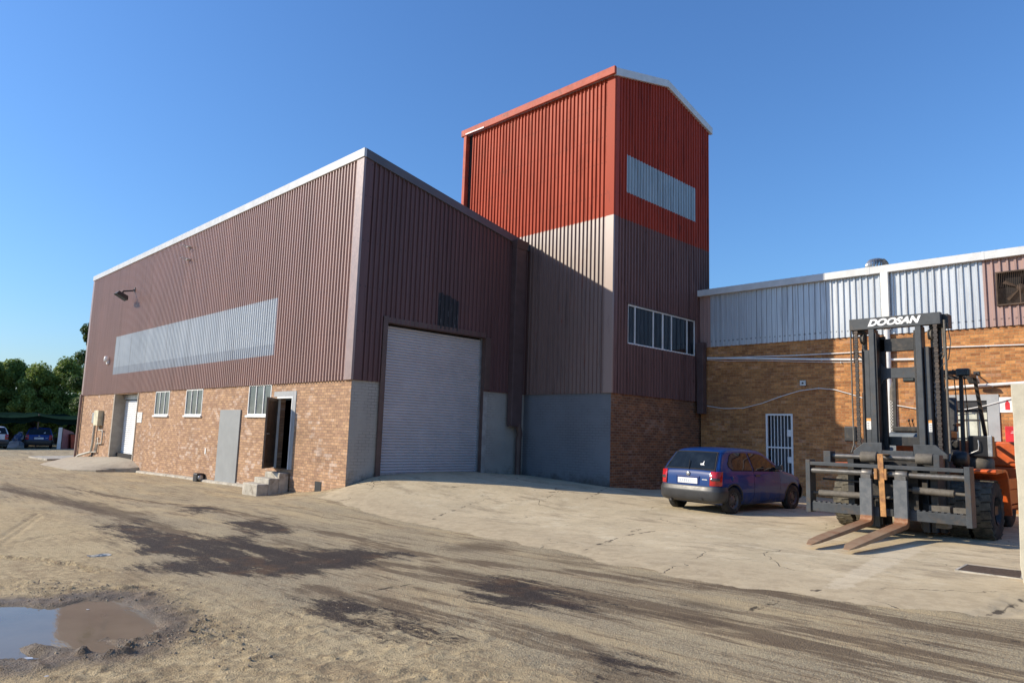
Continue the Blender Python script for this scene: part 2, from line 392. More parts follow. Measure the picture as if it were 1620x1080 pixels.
# stains (positions surveyed on the ground)
ST = [[(165,832),(215,822),(260,838),(330,848),(400,842),(430,862),(500,868),(560,866),(650,872),(655,882),(600,893),(520,903),(430,913),(330,911),(235,906),(215,897),(270,884),(215,870),(170,850)],
 [(455,940),(520,938),(560,948),(612,950),(618,962),(575,972),(640,982),(745,1001),(735,1008),(690,1004),(600,990),(530,982),(480,965)],
 [(715,944),(760,938),(745,925),(780,908),(830,912),(862,918),(940,950),(965,962),(900,972),(840,964),(780,958)],
 [(938,1058),(948,1049),(975,1047),(984,1053),(968,1062),(948,1066)],
 [(350,826),(420,820),(470,832),(440,846),(380,844)],[(285,802),(345,799),(330,812),(300,815)]]
ST2 = [[(690,868),(715,860),(760,857),(805,866),(812,872),(740,874)],
 [(1060,938),(1120,950),(1150,958),(1180,985),(1120,975),(1050,955)],[(880,945),(950,952),(1100,975),(1160,990),(1120,990),(960,965)],
 [(0,762),(90,782),(150,792),(230,812),(290,835),(240,838),(150,815),(80,795),(0,778)],[(600,880),(720,900),(770,905),(760,915),(660,900)],
 [(840,880),(900,885),(960,897),(940,899),(860,888)],[(560,900),(640,925),(700,930),(660,935),(580,915)],[(150,850),(200,858),(190,868),(140,856)],
 [(1160,925),(1230,918),(1290,930),(1250,937)],[(900,1058),(1000,1065),(1090,1085),(960,1085)],[(430,850),(520,865),(490,870),(420,862)],[(180,905),(260,905),(250,925),(190,925)]]
PT = [[(0,772),(110,795),(250,835),(420,870),(640,905),(900,950),(1100,985),(1300,1025),(1500,1070)],[(600,890),(840,925),(1060,965),(1150,985),(1330,1010),(1620,1070)],
 [(1150,925),(1300,955),(1450,985),(1620,1015)],[(500,930),(640,960),(800,990),(960,1040)],[(100,770),(300,800),(560,850),(700,885),(900,905),(1100,930)],[(1150,1000),(1400,1060)]]
def field(polys, soft, wob=.12):
    f = np.full(X.shape, -9.0)
    for q in polys: f = np.maximum(f, sdist(X, Y, [G(*p) for p in q]))
    return np.clip(.5+.5*(f+(fbm(X, Y*.45, 3, 4, 40)-.5)*wob*2)/soft, 0, 1)
fs = field(ST, .42, .30); fs2 = field(ST2, .45, .2)
fp = np.zeros(X.shape)
for q in PT: fp = np.maximum(fp, np.exp(-(ldist(X, Y, [G(*p) for p in q])/.23)**2))
dirt = sdist(X, Y, [G(*p) for p in [(-200,800),(0,790),(120,815),(200,850),(210,905),(300,925),(440,960),(560,1010),(760,1040),(880,1090),(700,1300),(-400,1300)]])
dirt = np.clip(.5+.5*dirt/.9, 0, 1)
CK = [[(964,770),(945,782),(926,790)],[(925,871),(945,863),(975,853),(1000,846),(1040,840)],[(682,823),(705,812),(735,802),(745,798)],[(835,774),(865,779),(900,779)],[(1555,972),(1580,966),(1600,956),(1640,940)],
 [(556,938),(600,932),(630,927),(658,922)],[(1178,967),(1200,960),(1237,949)],[(1000,842),(1010,838)],[(1290,936),(1320,930)]]
ck = np.zeros(X.shape)
for q in CK: ck = np.maximum(ck, np.exp(-((ldist(X, Y, [G(*p) for p in q])+(fbm(X, Y, 6, 3, 90)-.5)*.16)/.042)**2))
pit = np.clip(.5+.5*(sdist(X, Y, [G(*p) for p in [(1552,974),(1578,967),(1602,955),(1640,938),(1660,966),(1600,975)]])+(fbm(X, Y, 5, 3, 91)-.5)*.25)/.16, 0, 1)
Z = Z - pit*.05
light = np.clip(.5+.5*sdist(X, Y, [G(*p) for p in [(1290,934),(1340,905),(1395,872),(1440,862),(1470,870),(1400,905),(1345,935)]])/.08, 0, 1)

def grid_mesh(name, X, Y, Z, cols, mask=None, smooth=True):
    ny, nx = X.shape; idx = np.arange(nx*ny).reshape(ny, nx)
    q = np.stack([idx[:-1, :-1], idx[:-1, 1:], idx[1:, 1:], idx[1:, :-1]], -1)
    if mask is not None: q = q[(mask[:-1, :-1] | mask[1:, 1:] | mask[:-1, 1:] | mask[1:, :-1])]
    q = q.reshape(-1, 4); used = np.unique(q); rm = np.full(nx*ny, -1); rm[used] = np.arange(len(used)); q = rm[q]
    co = np.stack([X, Y, Z], -1).reshape(-1, 3)[used]
    me = bpy.data.meshes.new(name); me.vertices.add(len(co)); me.vertices.foreach_set('co', co.astype(np.float32).ravel())
    me.loops.add(q.size); me.loops.foreach_set('vertex_index', q.ravel().astype(np.int32))
    me.polygons.add(len(q)); me.polygons.foreach_set('loop_start', np.arange(0, q.size, 4, dtype=np.int32))
    me.update(calc_edges=True); me.polygons.foreach_set('use_smooth', np.ones(len(q), bool))
    for nm, arrs in cols.items():
        a = me.color_attributes.new(nm, 'FLOAT_COLOR', 'POINT')
        c = np.stack([k.reshape(-1)[used] for k in arrs], -1).astype(np.float32); a.data.foreach_set('color', c.ravel())
    me.validate(); return me
one = np.ones(X.shape)

def ground_mat():
    t = NT('yard_surface'); P = t.pos(); x, y, z = t.xyz(P)
    A = t.node('Attribute', attribute_name='zones'); rgb = t.node('SeparateColor'); t.l.new(A.outputs['Color'], rgb.inputs[0])
    B = t.node('Attribute', attribute_name='zones_b'); rb = t.node('SeparateColor'); t.l.new(B.outputs['Color'], rb.inputs[0])
    st, soft, path = rgb.outputs; mud, dirt, fgm = rb.outputs
    flow = t.mapv(P, (1, .13, 1), (0, 0, R_(-4)))
    sN = t.noise(flow, 5.5, 7, .72); sN2 = t.noise(flow, 1.6, 5, .65); fine = t.noise(P, 55, 5, .75); med = t.noise(P, 7, 6, .7); big = t.noise(P, .45, 5, .6)
    grit = t.vor(P, 75)[0]
    coarse = t.noise(P, 16, 6, .75)
    asph = t.mix(t.sstep(fine, .38, .62), (.25,.205,.14,1), (.47,.40,.285,1))
    asph = t.mix(t.math('MULTIPLY', t.sstep(coarse, .55, .68), .55), asph, (.55,.47,.33,1))
    asph = t.mix(t.math('MULTIPLY', t.sstep(coarse, .45, .34), .5), asph, (.19,.15,.105,1))
    dust = t.mix(t.sstep(med, .38, .64), (.38,.295,.18,1), (.56,.45,.285,1))
    dust = t.mix(t.math('MULTIPLY', t.sstep(coarse, .48, .38), .55), dust, (.19,.14,.09,1))
    dfac = t.math('ADD', dirt, t.math('MULTIPLY', t.math('SUBTRACT', t.noise(P, 1.2, 7, .7), .5), 1.5))
    dfac = t.sstep(dfac, .15, .85)
    c = t.mix(dfac, asph, dust)
    c = t.mix(t.math('MULTIPLY', t.sstep(big, .45, .68), .55), c, (.54,.445,.29,1))
    c = t.mix(t.math('MULTIPLY', t.sstep(t.noise(t.mapv(P, (1, .4, 1)), 1.1, 8, .74), .55, .66), .5), c, (.30,.22,.14,1))
    pit = t.math('MAXIMUM', t.sstep(t.math('ADD', t.vor(P, 9)[0], t.math('MULTIPLY', coarse, .5)), .44, .30), t.sstep(t.math('ADD', t.vor(P, 22)[0], t.math('MULTIPLY', coarse, .4)), .42, .30))
    c = t.mix(t.math('MULTIPLY', pit, .5), c, (.16,.12,.08,1))
    sN3 = t.noise(t.mapv(P, (1, .07, 1), (0, 0, R_(-7))), 9, 6, .7)
    # tan dust dragged along by traffic, then dark brown wheel tracks
    c = t.mix(t.math('MULTIPLY', t.sstep(sN2, .46, .64), .6), c, (.50,.395,.245,1))
    nd = t.math('SUBTRACT', 1.0, t.math('MULTIPLY', dirt, .75))
    c = t.mix(t.math('MULTIPLY', t.math('MULTIPLY', t.sstep(sN3, .525, .62), .68), nd), c, (.17,.122,.08,1))
    pf = t.math('ADD', t.math('MULTIPLY', path, .34), t.math('MULTIPLY', t.math('SUBTRACT', sN, .5), 1.9))
    c = t.mix(t.math('MULTIPLY', t.sstep(pf, .10, .36), t.math('MULTIPLY', nd, .85)), c, (.135,.097,.066,1))
    sf = t.math('ADD', soft, t.math('MULTIPLY', t.math('SUBTRACT', t.noise(flow, 3.2, 8, .75), .5), 2.0))
    c = t.mix(t.math('MULTIPLY', t.sstep(sf, .35, .95), .75), c, (.095,.068,.048,1))
    k = t.math('ADD', t.math('ADD', st, t.math('MULTIPLY', t.math('SUBTRACT', t.noise(t.mapv(P, (1, .16, 1), (0, 0, R_(-5))), 4.0, 9, .78), .5), 3.6)), t.math('MULTIPLY', t.math('SUBTRACT', coarse, .5), 1.3))
    sfac = t.sstep(k, .34, .86)
    dk = t.mix(t.sstep(t.noise(P, 2.1, 5), .5, .7), (.030,.022,.021,1), (.085,.048,.028,1))
    dk = t.mix(t.math('MULTIPLY', t.sstep(fine, .5, .66), .5), dk, (.12,.095,.08,1))
    spk = t.sstep(t.vor(P, 34)[0], .17, .06)
    dk = t.mix(t.math('MULTIPLY', spk, .8), dk, (.38,.33,.28,1))
    c = t.mix(t.math('MULTIPLY', sfac, .97), c, dk)
    c = t.mix(t.sstep(t.math('ADD', A.outputs['Alpha'], t.math('MULTIPLY', t.math('SUBTRACT', med, .5), 2.2)), .6, 1.0), c, (.09,.07,.05,1))
    mf = t.sstep(t.math('ADD', mud, t.math('MULTIPLY', t.math('SUBTRACT', med, .5), .7)), .35, .85)
    c = t.mix(t.math('MULTIPLY', t.math('MULTIPLY', fgm, t.sstep(t.noise(P, 7.5, 5, .7), .50, .60)), .7), c, (.16,.115,.075,1))
    c = t.mix(t.math('MULTIPLY', mf, .85), c, t.mix(t.sstep(t.noise(P, 4, 4), .4, .65), (.10,.075,.056,1), (.19,.135,.09,1)))
    c = t.mix(t.math('MULTIPLY', t.sstep(grit, .35, .1), .35), c, t.mix(t.sstep(t.noise(P, 30, 2), .4, .6), (.10,.08,.06,1), (.5,.45,.38,1)))
    crk = t.vor(t.mapv(P, (1, .8, 1)), .42, 'DISTANCE_TO_EDGE')[0]
    ck = t.math('MULTIPLY', t.sstep(t.math('ADD', crk, t.math('MULTIPLY', fine, .006)), .006, .002), t.sstep(t.noise(P, .5, 2), .58, .64))
    c = t.mix(t.math('MULTIPLY', ck, .7), c, (.03,.022,.018,1))
    c = t.mix(1.0, c, (1.04, 1.0, .905, 1), 'MULTIPLY')
    rough = t.math('SUBTRACT', .93, t.math('ADD', t.math('MULTIPLY', mf, .50), t.math('MULTIPLY', sfac, .12)))
    hgt = t.math('ADD', t.math('ADD', t.math('MULTIPLY', fine, .5), t.math('MULTIPLY', coarse, 1.1)), t.math('MULTIPLY', grit, -.35))
    b1 = t.bump(hgt, .9, .022); b2 = t.bump(med, t.math('ADD', .25, t.math('MULTIPLY', fgm, .8)), .05, b1)
    return t.out(c, rough, 0, b2, .25)
def apron_mat():
    t = NT('weathered_concrete'); P = t.pos()
    A = t.node('Attribute', attribute_name='zones'); rgb = t.node('SeparateColor'); t.l.new(A.outputs['Color'], rgb.inputs[0])
    edge_, lightp, soft = rgb.outputs
    fine = t.noise(P, 60, 4, .7); med = t.noise(P, 5, 7, .7); big = t.noise(P, .6, 6, .65)
    c = t.mix(t.sstep(big, .3, .7), (.48,.405,.285,1), (.585,.49,.345,1))
    c = t.mix(t.math('MULTIPLY', t.sstep(t.noise(P, 1.7, 8, .72), .5, .64), .45), c, (.66,.59,.45,1))
    c = t.mix(t.math('MULTIPLY', t.sstep(t.noise(t.mapv(P, (1,.35,1), (0,0,.35)), 1.8, 9, .76), .50, .63), .7), c, (.28,.225,.16,1))
    c = t.mix(t.math('MULTIPLY', t.sstep(med, .52, .70), .45), c, (.24,.205,.165,1))
    c = t.mix(t.math('MULTIPLY', t.sstep(t.math('ADD', edge_, t.math('MULTIPLY', t.math('SUBTRACT', t.noise(P, 1.5, 8, .72), .5), 1.6)), 1.1, .35), .85), c, t.mix(t.sstep(med, .4, .6), (.40,.325,.225,1), (.50,.415,.29,1)))
    c = t.mix(t.math('MULTIPLY', t.sstep(t.math('ADD', lightp, t.math('MULTIPLY', t.math('SUBTRACT', med, .5), 2.2)), .55, 1.0), .55), c, (.64,.56,.43,1))
    w = t.node('VectorMath', operation='ADD'); t.l.new(P, w.inputs[0])
    ns = t.node('TexNoise'); t.l.new(P, ns.inputs['Vector']); ns.inputs['Scale'].default_value = 1.5; ns.inputs['Detail'].default_value = 5
    sc = t.node('VectorMath', operation='SCALE'); t.l.new(ns.outputs[1], sc.inputs[0]); sc.inputs[3].default_value = .8; t.l.new(sc.outputs[0], w.inputs[1])
    crk = t.vor(w.outputs[0], .33, 'DISTANCE_TO_EDGE')[0]
    ck = t.sstep(t.math('ADD', crk, t.math('MULTIPLY', fine, .004)), .0065, .002)
    ck = t.math('MULTIPLY', ck, t.sstep(t.noise(P, .55, 3), .48, .56))
    c = t.mix(t.math('MULTIPLY', ck, .85), c, (.05,.04,.03,1))
    c = t.mix(t.sstep(t.math('ADD', A.outputs['Alpha'], t.math('MULTIPLY', t.math('SUBTRACT', med, .5), 2.2)), .6, 1.0), c, (.10,.08,.06,1))
    c = t.mix(t.math('MULTIPLY', t.sstep(t.noise(P, 14, 3, .7), .62, .7), .4), c, (.16,.13,.1,1))
    c = t.mix(1.0, c, (1.03, 1.0, .92, 1), 'MULTIPLY')
    h = t.math('SUBTRACT', t.math('MULTIPLY', fine, .4), t.math('MULTIPLY', ck, 2.0))
    b = t.bump(h, .5, .012); b = t.bump(med, .3, .03, b)
    return t.out(c, .88, 0, b, .25)
M_ground = ground_mat(); M_apron = apron_mat()
gm = grid_mesh('ground', X, Y, Z, {'zones': [fs, fs2, fp, ck], 'zones_b': [np.clip(mudm*1.1, 0, 1), dirt, np.clip(fg+tr, 0, 1), one]})
ground = link_mesh('ground', gm, M_ground); tag(ground, 'dusty yard of worn tarmac and tan dirt with dark oily patches', kind='structure')
ed = (fbm(X, Y, 1.6, 5, 61)-.5)*.9
az = Z + np.clip((da+ed*.6)*.035, -.03, .016)
apm = grid_mesh('concrete_apron', X, Y, az, {'zones': [np.clip((da+ed*.5)/2.0, 0, 1), light, fs2, ck]}, mask=(da > -.45) & (X < 12.6) & (Y > -20))
apron = link_mesh('concrete_apron', apm, M_apron); tag(apron, 'pale cracked concrete apron sloping up to the big shutter', kind='structure')

def water_mat():
    t = NT('muddy_water'); P = t.pos()
    r = t.noise(t.mapv(P, (1, .35, 1), (0, 0, .75)), 11, 3, .6)
    b = t.bump(r, .10, .01)
    t.b.inputs['IOR'].default_value = 1.33
    return t.out(t.mix(t.sstep(t.noise(P, 1.5, 4), .3, .7), (.155,.118,.075,1), (.20,.155,.10,1)), .035, 0, b, .5)
mb = MB(); mb.add([(-13.5,-12.6,WZ),(-7.4,-12.6,WZ),(-7.4,-8.2,WZ),(-13.5,-8.2,WZ)], [(0,1,2,3)])
tag(mb.build('water', water_mat()), 'shallow muddy puddle mirroring the sky and the warehouse', kind='structure')
def Hs(x, y):
    i = int(np.clip(np.searchsorted(gx, x), 1, len(gx)-1)); j = int(np.clip(np.searchsorted(gy, y), 1, len(gy)-1))
    return float(Z[j, i])

# loose stones and clods: nobody could count them
st_ = MB(); rs = random.Random(3)
def pebble(mb, x, y, s):
    z = Hs(x, y); vs = []
    for k in range(6):
        a = k*math.pi/3+rs.random()*.5; r = s*(.7+.5*rs.random()); vs.append((x+r*math.cos(a), y+r*math.sin(a), z-s*.2))
    for k in range(5):
        a = k*math.pi*.4+rs.random()*.6; r = s*(.35+.3*rs.random()); vs.append((x+r*math.cos(a), y+r*math.sin(a), z+s*(.35+.4*rs.random())))
    fs_ = [(6,7,8,9,10)]+[(i, (i+1) % 6, 6+min(4, int((i+1)*5/6)) % 5, 6+min(4, int(i*5/6))) for i in range(6)]
    mb.add(vs, fs_)
for k in range(1700):
    m = rs.random()
    if m < .55:
        q = rs.choice([br_line, br2, br3]); i = rs.randrange(len(q)-1); f = rs.random(); sg = .16 if q is not br2 else .3
        x = q[i][0]*(1-f)+q[i+1][0]*f+rs.gauss(0, sg); y = q[i][1]*(1-f)+q[i+1][1]*f+rs.gauss(0, sg); s = .005+.013*rs.random()**3
    else:
        x = rs.uniform(-10.8, -2); y = rs.uniform(-16.5, -6); s = .003+.009*rs.random()**3
    if Hs(x, y) > WZ-.01: pebble(st_, x, y, s)
tag(st_.build('gravel', plain('stone_and_clod', (.30,.235,.16), .9, var=.6, sc=9, obj=False), recalc=False), 'loose clods and small stones round the puddle', 'gravel', kind='stuff')

def far_(u, v, z=-.6): q = onz(u, v, z); return (float(q[0]), float(q[1]))
# ------------------------------------------------------------------ materials of the buildings
BRK1 = (.42,.235,.13); BRK2 = (.27,.135,.085)
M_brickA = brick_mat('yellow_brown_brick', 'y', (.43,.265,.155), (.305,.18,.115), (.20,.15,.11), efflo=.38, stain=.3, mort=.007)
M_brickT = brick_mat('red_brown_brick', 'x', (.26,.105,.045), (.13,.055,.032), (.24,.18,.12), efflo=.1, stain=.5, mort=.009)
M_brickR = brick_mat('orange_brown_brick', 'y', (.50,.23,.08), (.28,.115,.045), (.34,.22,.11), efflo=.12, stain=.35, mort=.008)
M_paintA = brick_mat('grey_painted_brick_front', 'x', (.3,.3,.3), (.3,.3,.3), (.1,.1,.1), paint=(.37,.34,.30))
M_paintT = brick_mat('grey_painted_brick_side', 'y', (.3,.3,.3), (.3,.3,.3), (.1,.1,.1), paint=(.17,.18,.195))
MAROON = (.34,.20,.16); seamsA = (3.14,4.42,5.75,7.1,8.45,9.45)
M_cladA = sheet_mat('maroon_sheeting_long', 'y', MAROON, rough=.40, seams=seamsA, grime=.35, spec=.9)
M_cladA_shade = sheet_mat('maroon_sheeting_end_shade', 'x', (.115,.056,.054), rough=.5, seams=seamsA[1:], grime=.45, spec=.4)  # darker copy of the long side's maroon, with the front's shade in its colour
M_silver = sheet_mat('clear_ribbed_sheet', 'y', (.43,.455,.49), (.52,.55,.58), 4.36, rough=.34, grime=.4, seams=(4.36,5.1), spec=.5)
M_flash = plain('maroon_flashing', (.25,.16,.14), .38, spec=1.0, var=.15, obj=False)
M_fasc_shade = plain('shade_darkened_fascia', (.085,.088,.105), .5, var=.12, obj=False)  # the pale fascia darkened: shade of the front side painted into its colour
M_flashT = plain('red_flashing', (.42,.08,.045), .6, spec=.25, var=.2, obj=False, grime=(.2,.07,.05), gsc=2.5)
M_fasc = plain('pale_grey_fascia', (.48,.49,.50), .45, var=.12, obj=False)
M_fascT = plain('white_barge_board', (.62,.63,.63), .5, var=.1, obj=False)
M_cladTl = sheet_mat('red_over_buff_sheeting_side', 'y', (.185,.118,.10), (.40,.068,.034), ZRW, rough=.44, spec=.95, spec2=.05, seams=(9.6,10.7,11.6,12.7), grime=.75, rust=(.17,.05,.03))
M_cladTf = sheet_mat('red_over_buff_sheeting_front', 'x', (.17,.09,.08), (.37,.045,.02), ZRW, rough=.6, spec=.25, seams=(7.9,9.6,11.4,12.6), grime=.95, rust=(.075,.025,.02))
M_cladTp = sheet_mat('silver_ribbed_sheet_front', 'x', (.33,.40,.44), rough=.4, grime=.7, seams=(10.0,))
M_cladR = sheet_mat('galvanised_sheeting', 'y', (.50,.53,.56), rough=.36, grime=.55, metal=.25, seams=(5.2,))
M_cladRb = sheet_mat('buff_pink_sheeting', 'y', (.36,.235,.205), rough=.45, grime=.4, seams=(5.2,))
M_roof = plain('grey_roof_sheet', (.35,.36,.37), .5, var=.2, obj=False)
M_shut = plain('galvanised_shutter', (.55,.52,.52), .42, .35, var=.07, sc=1.2, obj=False)
M_shutw = plain('white_shutter', (.72,.73,.74), .45, 0, var=.1, sc=1.2, obj=False)
M_trim = plain('brown_steel_trim', (.10,.06,.05), .5, var=.2, obj=False)
M_duct = plain('brown_downpipe_paint', (.095,.058,.054), .55, var=.2, obj=False)
M_white = plain('white_frame_paint', (.74,.74,.72), .5, var=.12, obj=False)
M_plast = plain('grey_plaster', (.36,.37,.375), .75, var=.1, obj=False, bump=.3)
M_board = plain('grey_painted_board', (.255,.265,.265), .6, var=.08, sc=2, obj=False)
M_door = plain('brown_door_timber', (.105,.07,.048), .55, var=.3, sc=6, obj=False)
M_dark = plain('dark_interior', (.02,.017,.016), .9, obj=False)
M_tan = plain('tan_render', (.36,.31,.25), .85, var=.15, obj=False, bump=.2)
M_conc = plain('rough_concrete', (.44,.40,.33), .9, var=.25, sc=4, obj=False, bump=.6, bsc=35, grime=(.22,.19,.15), gsc=3)
M_glassA = glass_mat('dusty_window_glass', (.055,.066,.068), .16)
M_glassD = glass_mat('dark_window_glass', (.012,.018,.024), .05)
M_pvc = plain('white_plastic_pipe', (.72,.71,.69), .4, var=.1, obj=False)
M_blackm = plain('black_metal', (.02,.02,.022), .5, var=.3, obj=False)
M_galv = plain('galvanised_metal', (.42,.43,.44), .4, .7, var=.3, obj=False)

def roofline(x): return ZA - (ZA-ZAR)*x/W
# ================================================================== the big warehouse
wh = thing('warehouse', 'big maroon sheeted warehouse over brick with a long pale strip on its sunlit side', 'warehouse')
RD = (18.47, 22.05, -1.0, 2.97)                                     # side roller door opening
WN = [(4.90,6.62,1.97,3.05-.03), (10.72,12.46,1.95,2.99), (14.34,16.08,1.94,2.99)]
DR = (3.36, 4.42, .28, 2.58)
VH = (1.30, 1.66, -.26, .04)
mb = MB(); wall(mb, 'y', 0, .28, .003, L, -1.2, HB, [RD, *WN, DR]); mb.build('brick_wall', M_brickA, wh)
SH = (1.085, 5.077, -1.0, 4.80)
mb = MB(); wall(mb, 'x', 0, .28, .003, SH[0], -1.2, HB-.001); mb.build('painted_wall', M_paintA, wh)
mb = MB(); wall(mb, 'x', 0, .28, SH[1], W-.002, -1.2, HB-.001); mb.build('painted_wall', M_paintA, wh)
mb = MB(); wall(mb, 'y', W-.02, .015, .3, L-.02, -1.2, HB); mb.build('inner_wall', M_dark, wh)
mb = MB(); mb.box((.29,.3,-.9),(W-.03,L-.3,.05)); mb.build('floor', M_dark, wh)
mb = MB(); wall(mb, 'x', L-.28, .28, .285, W-.002, -1.2, HB); mb.build('brick_wall', M_brickA, wh)
PN = (4.805, 22.685, 3.985, 5.943)
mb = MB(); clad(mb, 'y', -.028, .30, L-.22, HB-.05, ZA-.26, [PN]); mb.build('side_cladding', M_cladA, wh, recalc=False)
mb = MB(); clad(mb, 'y', -.026, PN[0], PN[1], PN[2], PN[3]); mb.build('pale_sheet_strip', M_silver, wh, recalc=False)
mb = MB(); clad(mb, 'x', -.028, .27, W-.002, HB-.05, lambda x: roofline(x)-.26, [(SH[0], SH[1], 0, SH[3])], phase=.05); mb.build('front_cladding', M_cladA_shade, wh, recalc=False)
# inner shell so that nothing shows through
mb = MB(); mb.hexa([(.02,.30,HB+.004),(W-.01,.30,HB+.004),(W-.01,L-.02,HB+.004),(.02,L-.02,HB+.004),(.02,.30,ZA-.3),(W-.01,.30,ZAR-.3),(W-.01,L-.02,ZAR-.3),(.02,L-.02,ZA-.3)])
mb.build('inner_wall', M_dark, wh)
mb = MB(); mb.box((-.075,-.075,HB-.05),(.005,.30,ZA-.26)); mb.box((.006,-.075,HB-.05),(.27,.005,ZA-.262)); mb.m = [0]*6+[1]*6; mb.build('corner_flashing', [M_flash, M_cladA_shade], wh, bevel=.006)  # front plate uses the shade-darkened sheeting, side plate keeps the flashing colour
mb = MB(); mb.box((-.075,L-.22,HB-.05),(.005,L+.075,ZA-.26)); mb.build('corner_flashing', M_flash, wh, bevel=.006)
mb = MB(); mb.box((-.11,-.11,ZA-.27),(-.02,L+.1,ZA)); mb.build('side_fascia', M_fasc, wh, bevel=.008)
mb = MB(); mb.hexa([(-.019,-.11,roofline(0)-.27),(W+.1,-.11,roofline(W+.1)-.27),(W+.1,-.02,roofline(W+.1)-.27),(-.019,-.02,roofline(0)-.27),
  (-.019,-.11,roofline(0)-.002),(W+.1,-.11,roofline(W+.1)-.002),(W+.1,-.02,roofline(W+.1)-.002),(-.019,-.02,roofline(0)-.002)]); mb.build('front_fascia', M_fasc_shade, wh, bevel=.008)
mb = MB(); mb.hexa([(-.019,-.019,ZA-.12),(W-.005,-.019,ZAR-.12),(W-.005,L+.09,ZAR-.12),(-.019,L+.09,ZA-.12),(-.019,-.019,ZA-.05),(W-.005,-.019,ZAR-.05),(W-.005,L+.09,ZAR-.05),(-.019,L+.09,ZA-.05)]); mb.build('roof', M_roof, wh)
mb = MB(); clad(mb, 'x', L+.03, .0, W, HB-.05, lambda x: roofline(x)-.1, out=1); mb.build('rear_cladding', M_cladA_shade, wh, recalc=False)
# large shutter
def shutter(mb, axis, plane, s0, s1, z0, z1, pitch, depth, out=-1):
    n = int((z1-z0)/pitch); q = 6; zs = []; ds = []
    for i in range(n):
        for k in range(q):
            f = k/q; zs.append(z0+(i+f)*pitch); ds.append(depth*math.sin(math.pi*f)**.8 if f > 0 else 0)
    zs.append(z0+n*pitch); ds.append(0)
    def P(s_, d, z): return (plane+out*d, s_, z) if axis == 'y' else (s_, plane+out*d, z)
    V = [P(s_, d, z) for z, d in zip(zs, ds) for s_ in (s0, s1)]
    mb.add(V, [(2*i, 2*i+1, 2*i+3, 2*i+2) for i in range(len(zs)-1)])
mb = MB(); shutter(mb, 'x', .19, SH[0]+.06, SH[1]-.06, .33, SH[3]-.02, .085, .036)
sh = mb.build('roller_shutter', M_shut, wh, recalc=False)
mb = MB(); mb.box((SH[0]+.05,.135,.27),(SH[1]-.05,.20,.345)); mb.build('bottom_rail', M_galv, sh, bevel=.005)
for s_ in (SH[0]+.005, SH[1]-.065):
    mb = MB(); mb.box((s_,.12,.2),(s_+.06,.22,SH[3]-.01)); mb.build('guide_rail', M_galv, sh)
mb = MB()
mb.box((SH[0]-.16,-.085,.15),(SH[0]-.001,-.03,SH[3]+.18)); mb.box((SH[1]+.001,-.085,HB),(SH[1]+.22,-.03,SH[3]+.0))
mb.box((SH[0],-.07,SH[3]),(SH[1]+.001,-.03,SH[3]+.16)); mb.box((SH[0]-.0,-.03,.1),(SH[0]+.004,.25,SH[3])); mb.box((SH[1]-.004,-.03,.1),(SH[1],.25,SH[3])); mb.box((SH[0],-.03,SH[3]-.003),(SH[1],.25,SH[3]+.002))
mb.build('shutter_frame', M_trim, wh, bevel=.004)
mb = MB(); mb.box((SH[1]+.002,-.015,.05),(SH[1]+.2,-.003,HB-.05)); mb.build('plaster_reveal', plain('buff_reveal', (.36,.33,.30), .7, obj=False), wh)
# painted-out black patch over the shutter
a = ony(694,461,-.07); b = ony(724,523,-.07)
tp = NT('black_patch_paint'); P_ = tp.pos(); nn = tp.noise(tp.mapv(P_, (9,9,1.2)), 2, 6, .7)
tp.out(tp.mix(tp.sstep(nn, .60, .66), (.022,.022,.026,1), (.16,.16,.18,1)), .7, 0)
mb = MB(); clad(mb, 'x', -.033, a[0], b[0], b[2]-.02, lambda x: a[2]-.05+.10*vn(np.array(x), np.array(0.), 14, 2)-.18*(x-a[0]), phase=.05); mb.build('black_paint_patch', tp.m, wh, recalc=False)
# side roller door in its deep opening
mb = MB(); shutter(mb, 'y', .52, RD[0]+.02, RD[1]-.02, -.12, RD[3]-.22, .10, .02); d2 = mb.build('roller_shutter', M_shutw, wh, recalc=False); tag(d2, 'white slatted roller shutter set back in a rendered opening')
mb = MB(); mb.box((.40,RD[0],RD[3]-.25),(.62,RD[1],RD[3])); mb.build('shutter_box', M_galv, d2)
mb = MB(); mb.box((-.02,RD[1]-.03,-.12),(.6,RD[1]+.14,RD[3]-.001)); mb.build('door_surround', M_tan, wh, bevel=.01)
mb = MB(); mb.box((-.03,RD[0]-.10,-.3),(.6,RD[0]+.012,RD[3]-.001)); mb.build('door_surround', M_tan, wh, bevel=.01)
# windows with three tall panes
for k, (a_, b_, c_, d_) in enumerate(WN):
    f = MB(); f.box((-.012,a_,c_),(.05,a_+.05,d_)); f.box((-.012,b_-.05,c_),(.05,b_,d_)); f.box((-.012,a_+.05,d_-.05),(.05,b_-.05,d_)); f.box((-.012,a_+.05,c_),(.05,b_-.05,c_+.05))
    w3 = (b_-a_)/3
    for i in (1, 2): f.box((-.01,a_+w3*i-.022,c_+.05),(.045,a_+w3*i+.022,d_-.05))
    wo = f.build('window', M_white, wh, bevel=.004)
    for i in range(3):
        g = MB(); g.box((.018,a_+w3*i+.024,c_+.05),(.026,a_+w3*(i+1)-.024,d_-.05)); g.build('pane', M_glassA, wo)
    g = MB(); g.box((-.07,a_-.06,c_-.075),(.10,b_+.06,c_-.001)); g.build('sill', M_white, wo, bevel=.008)
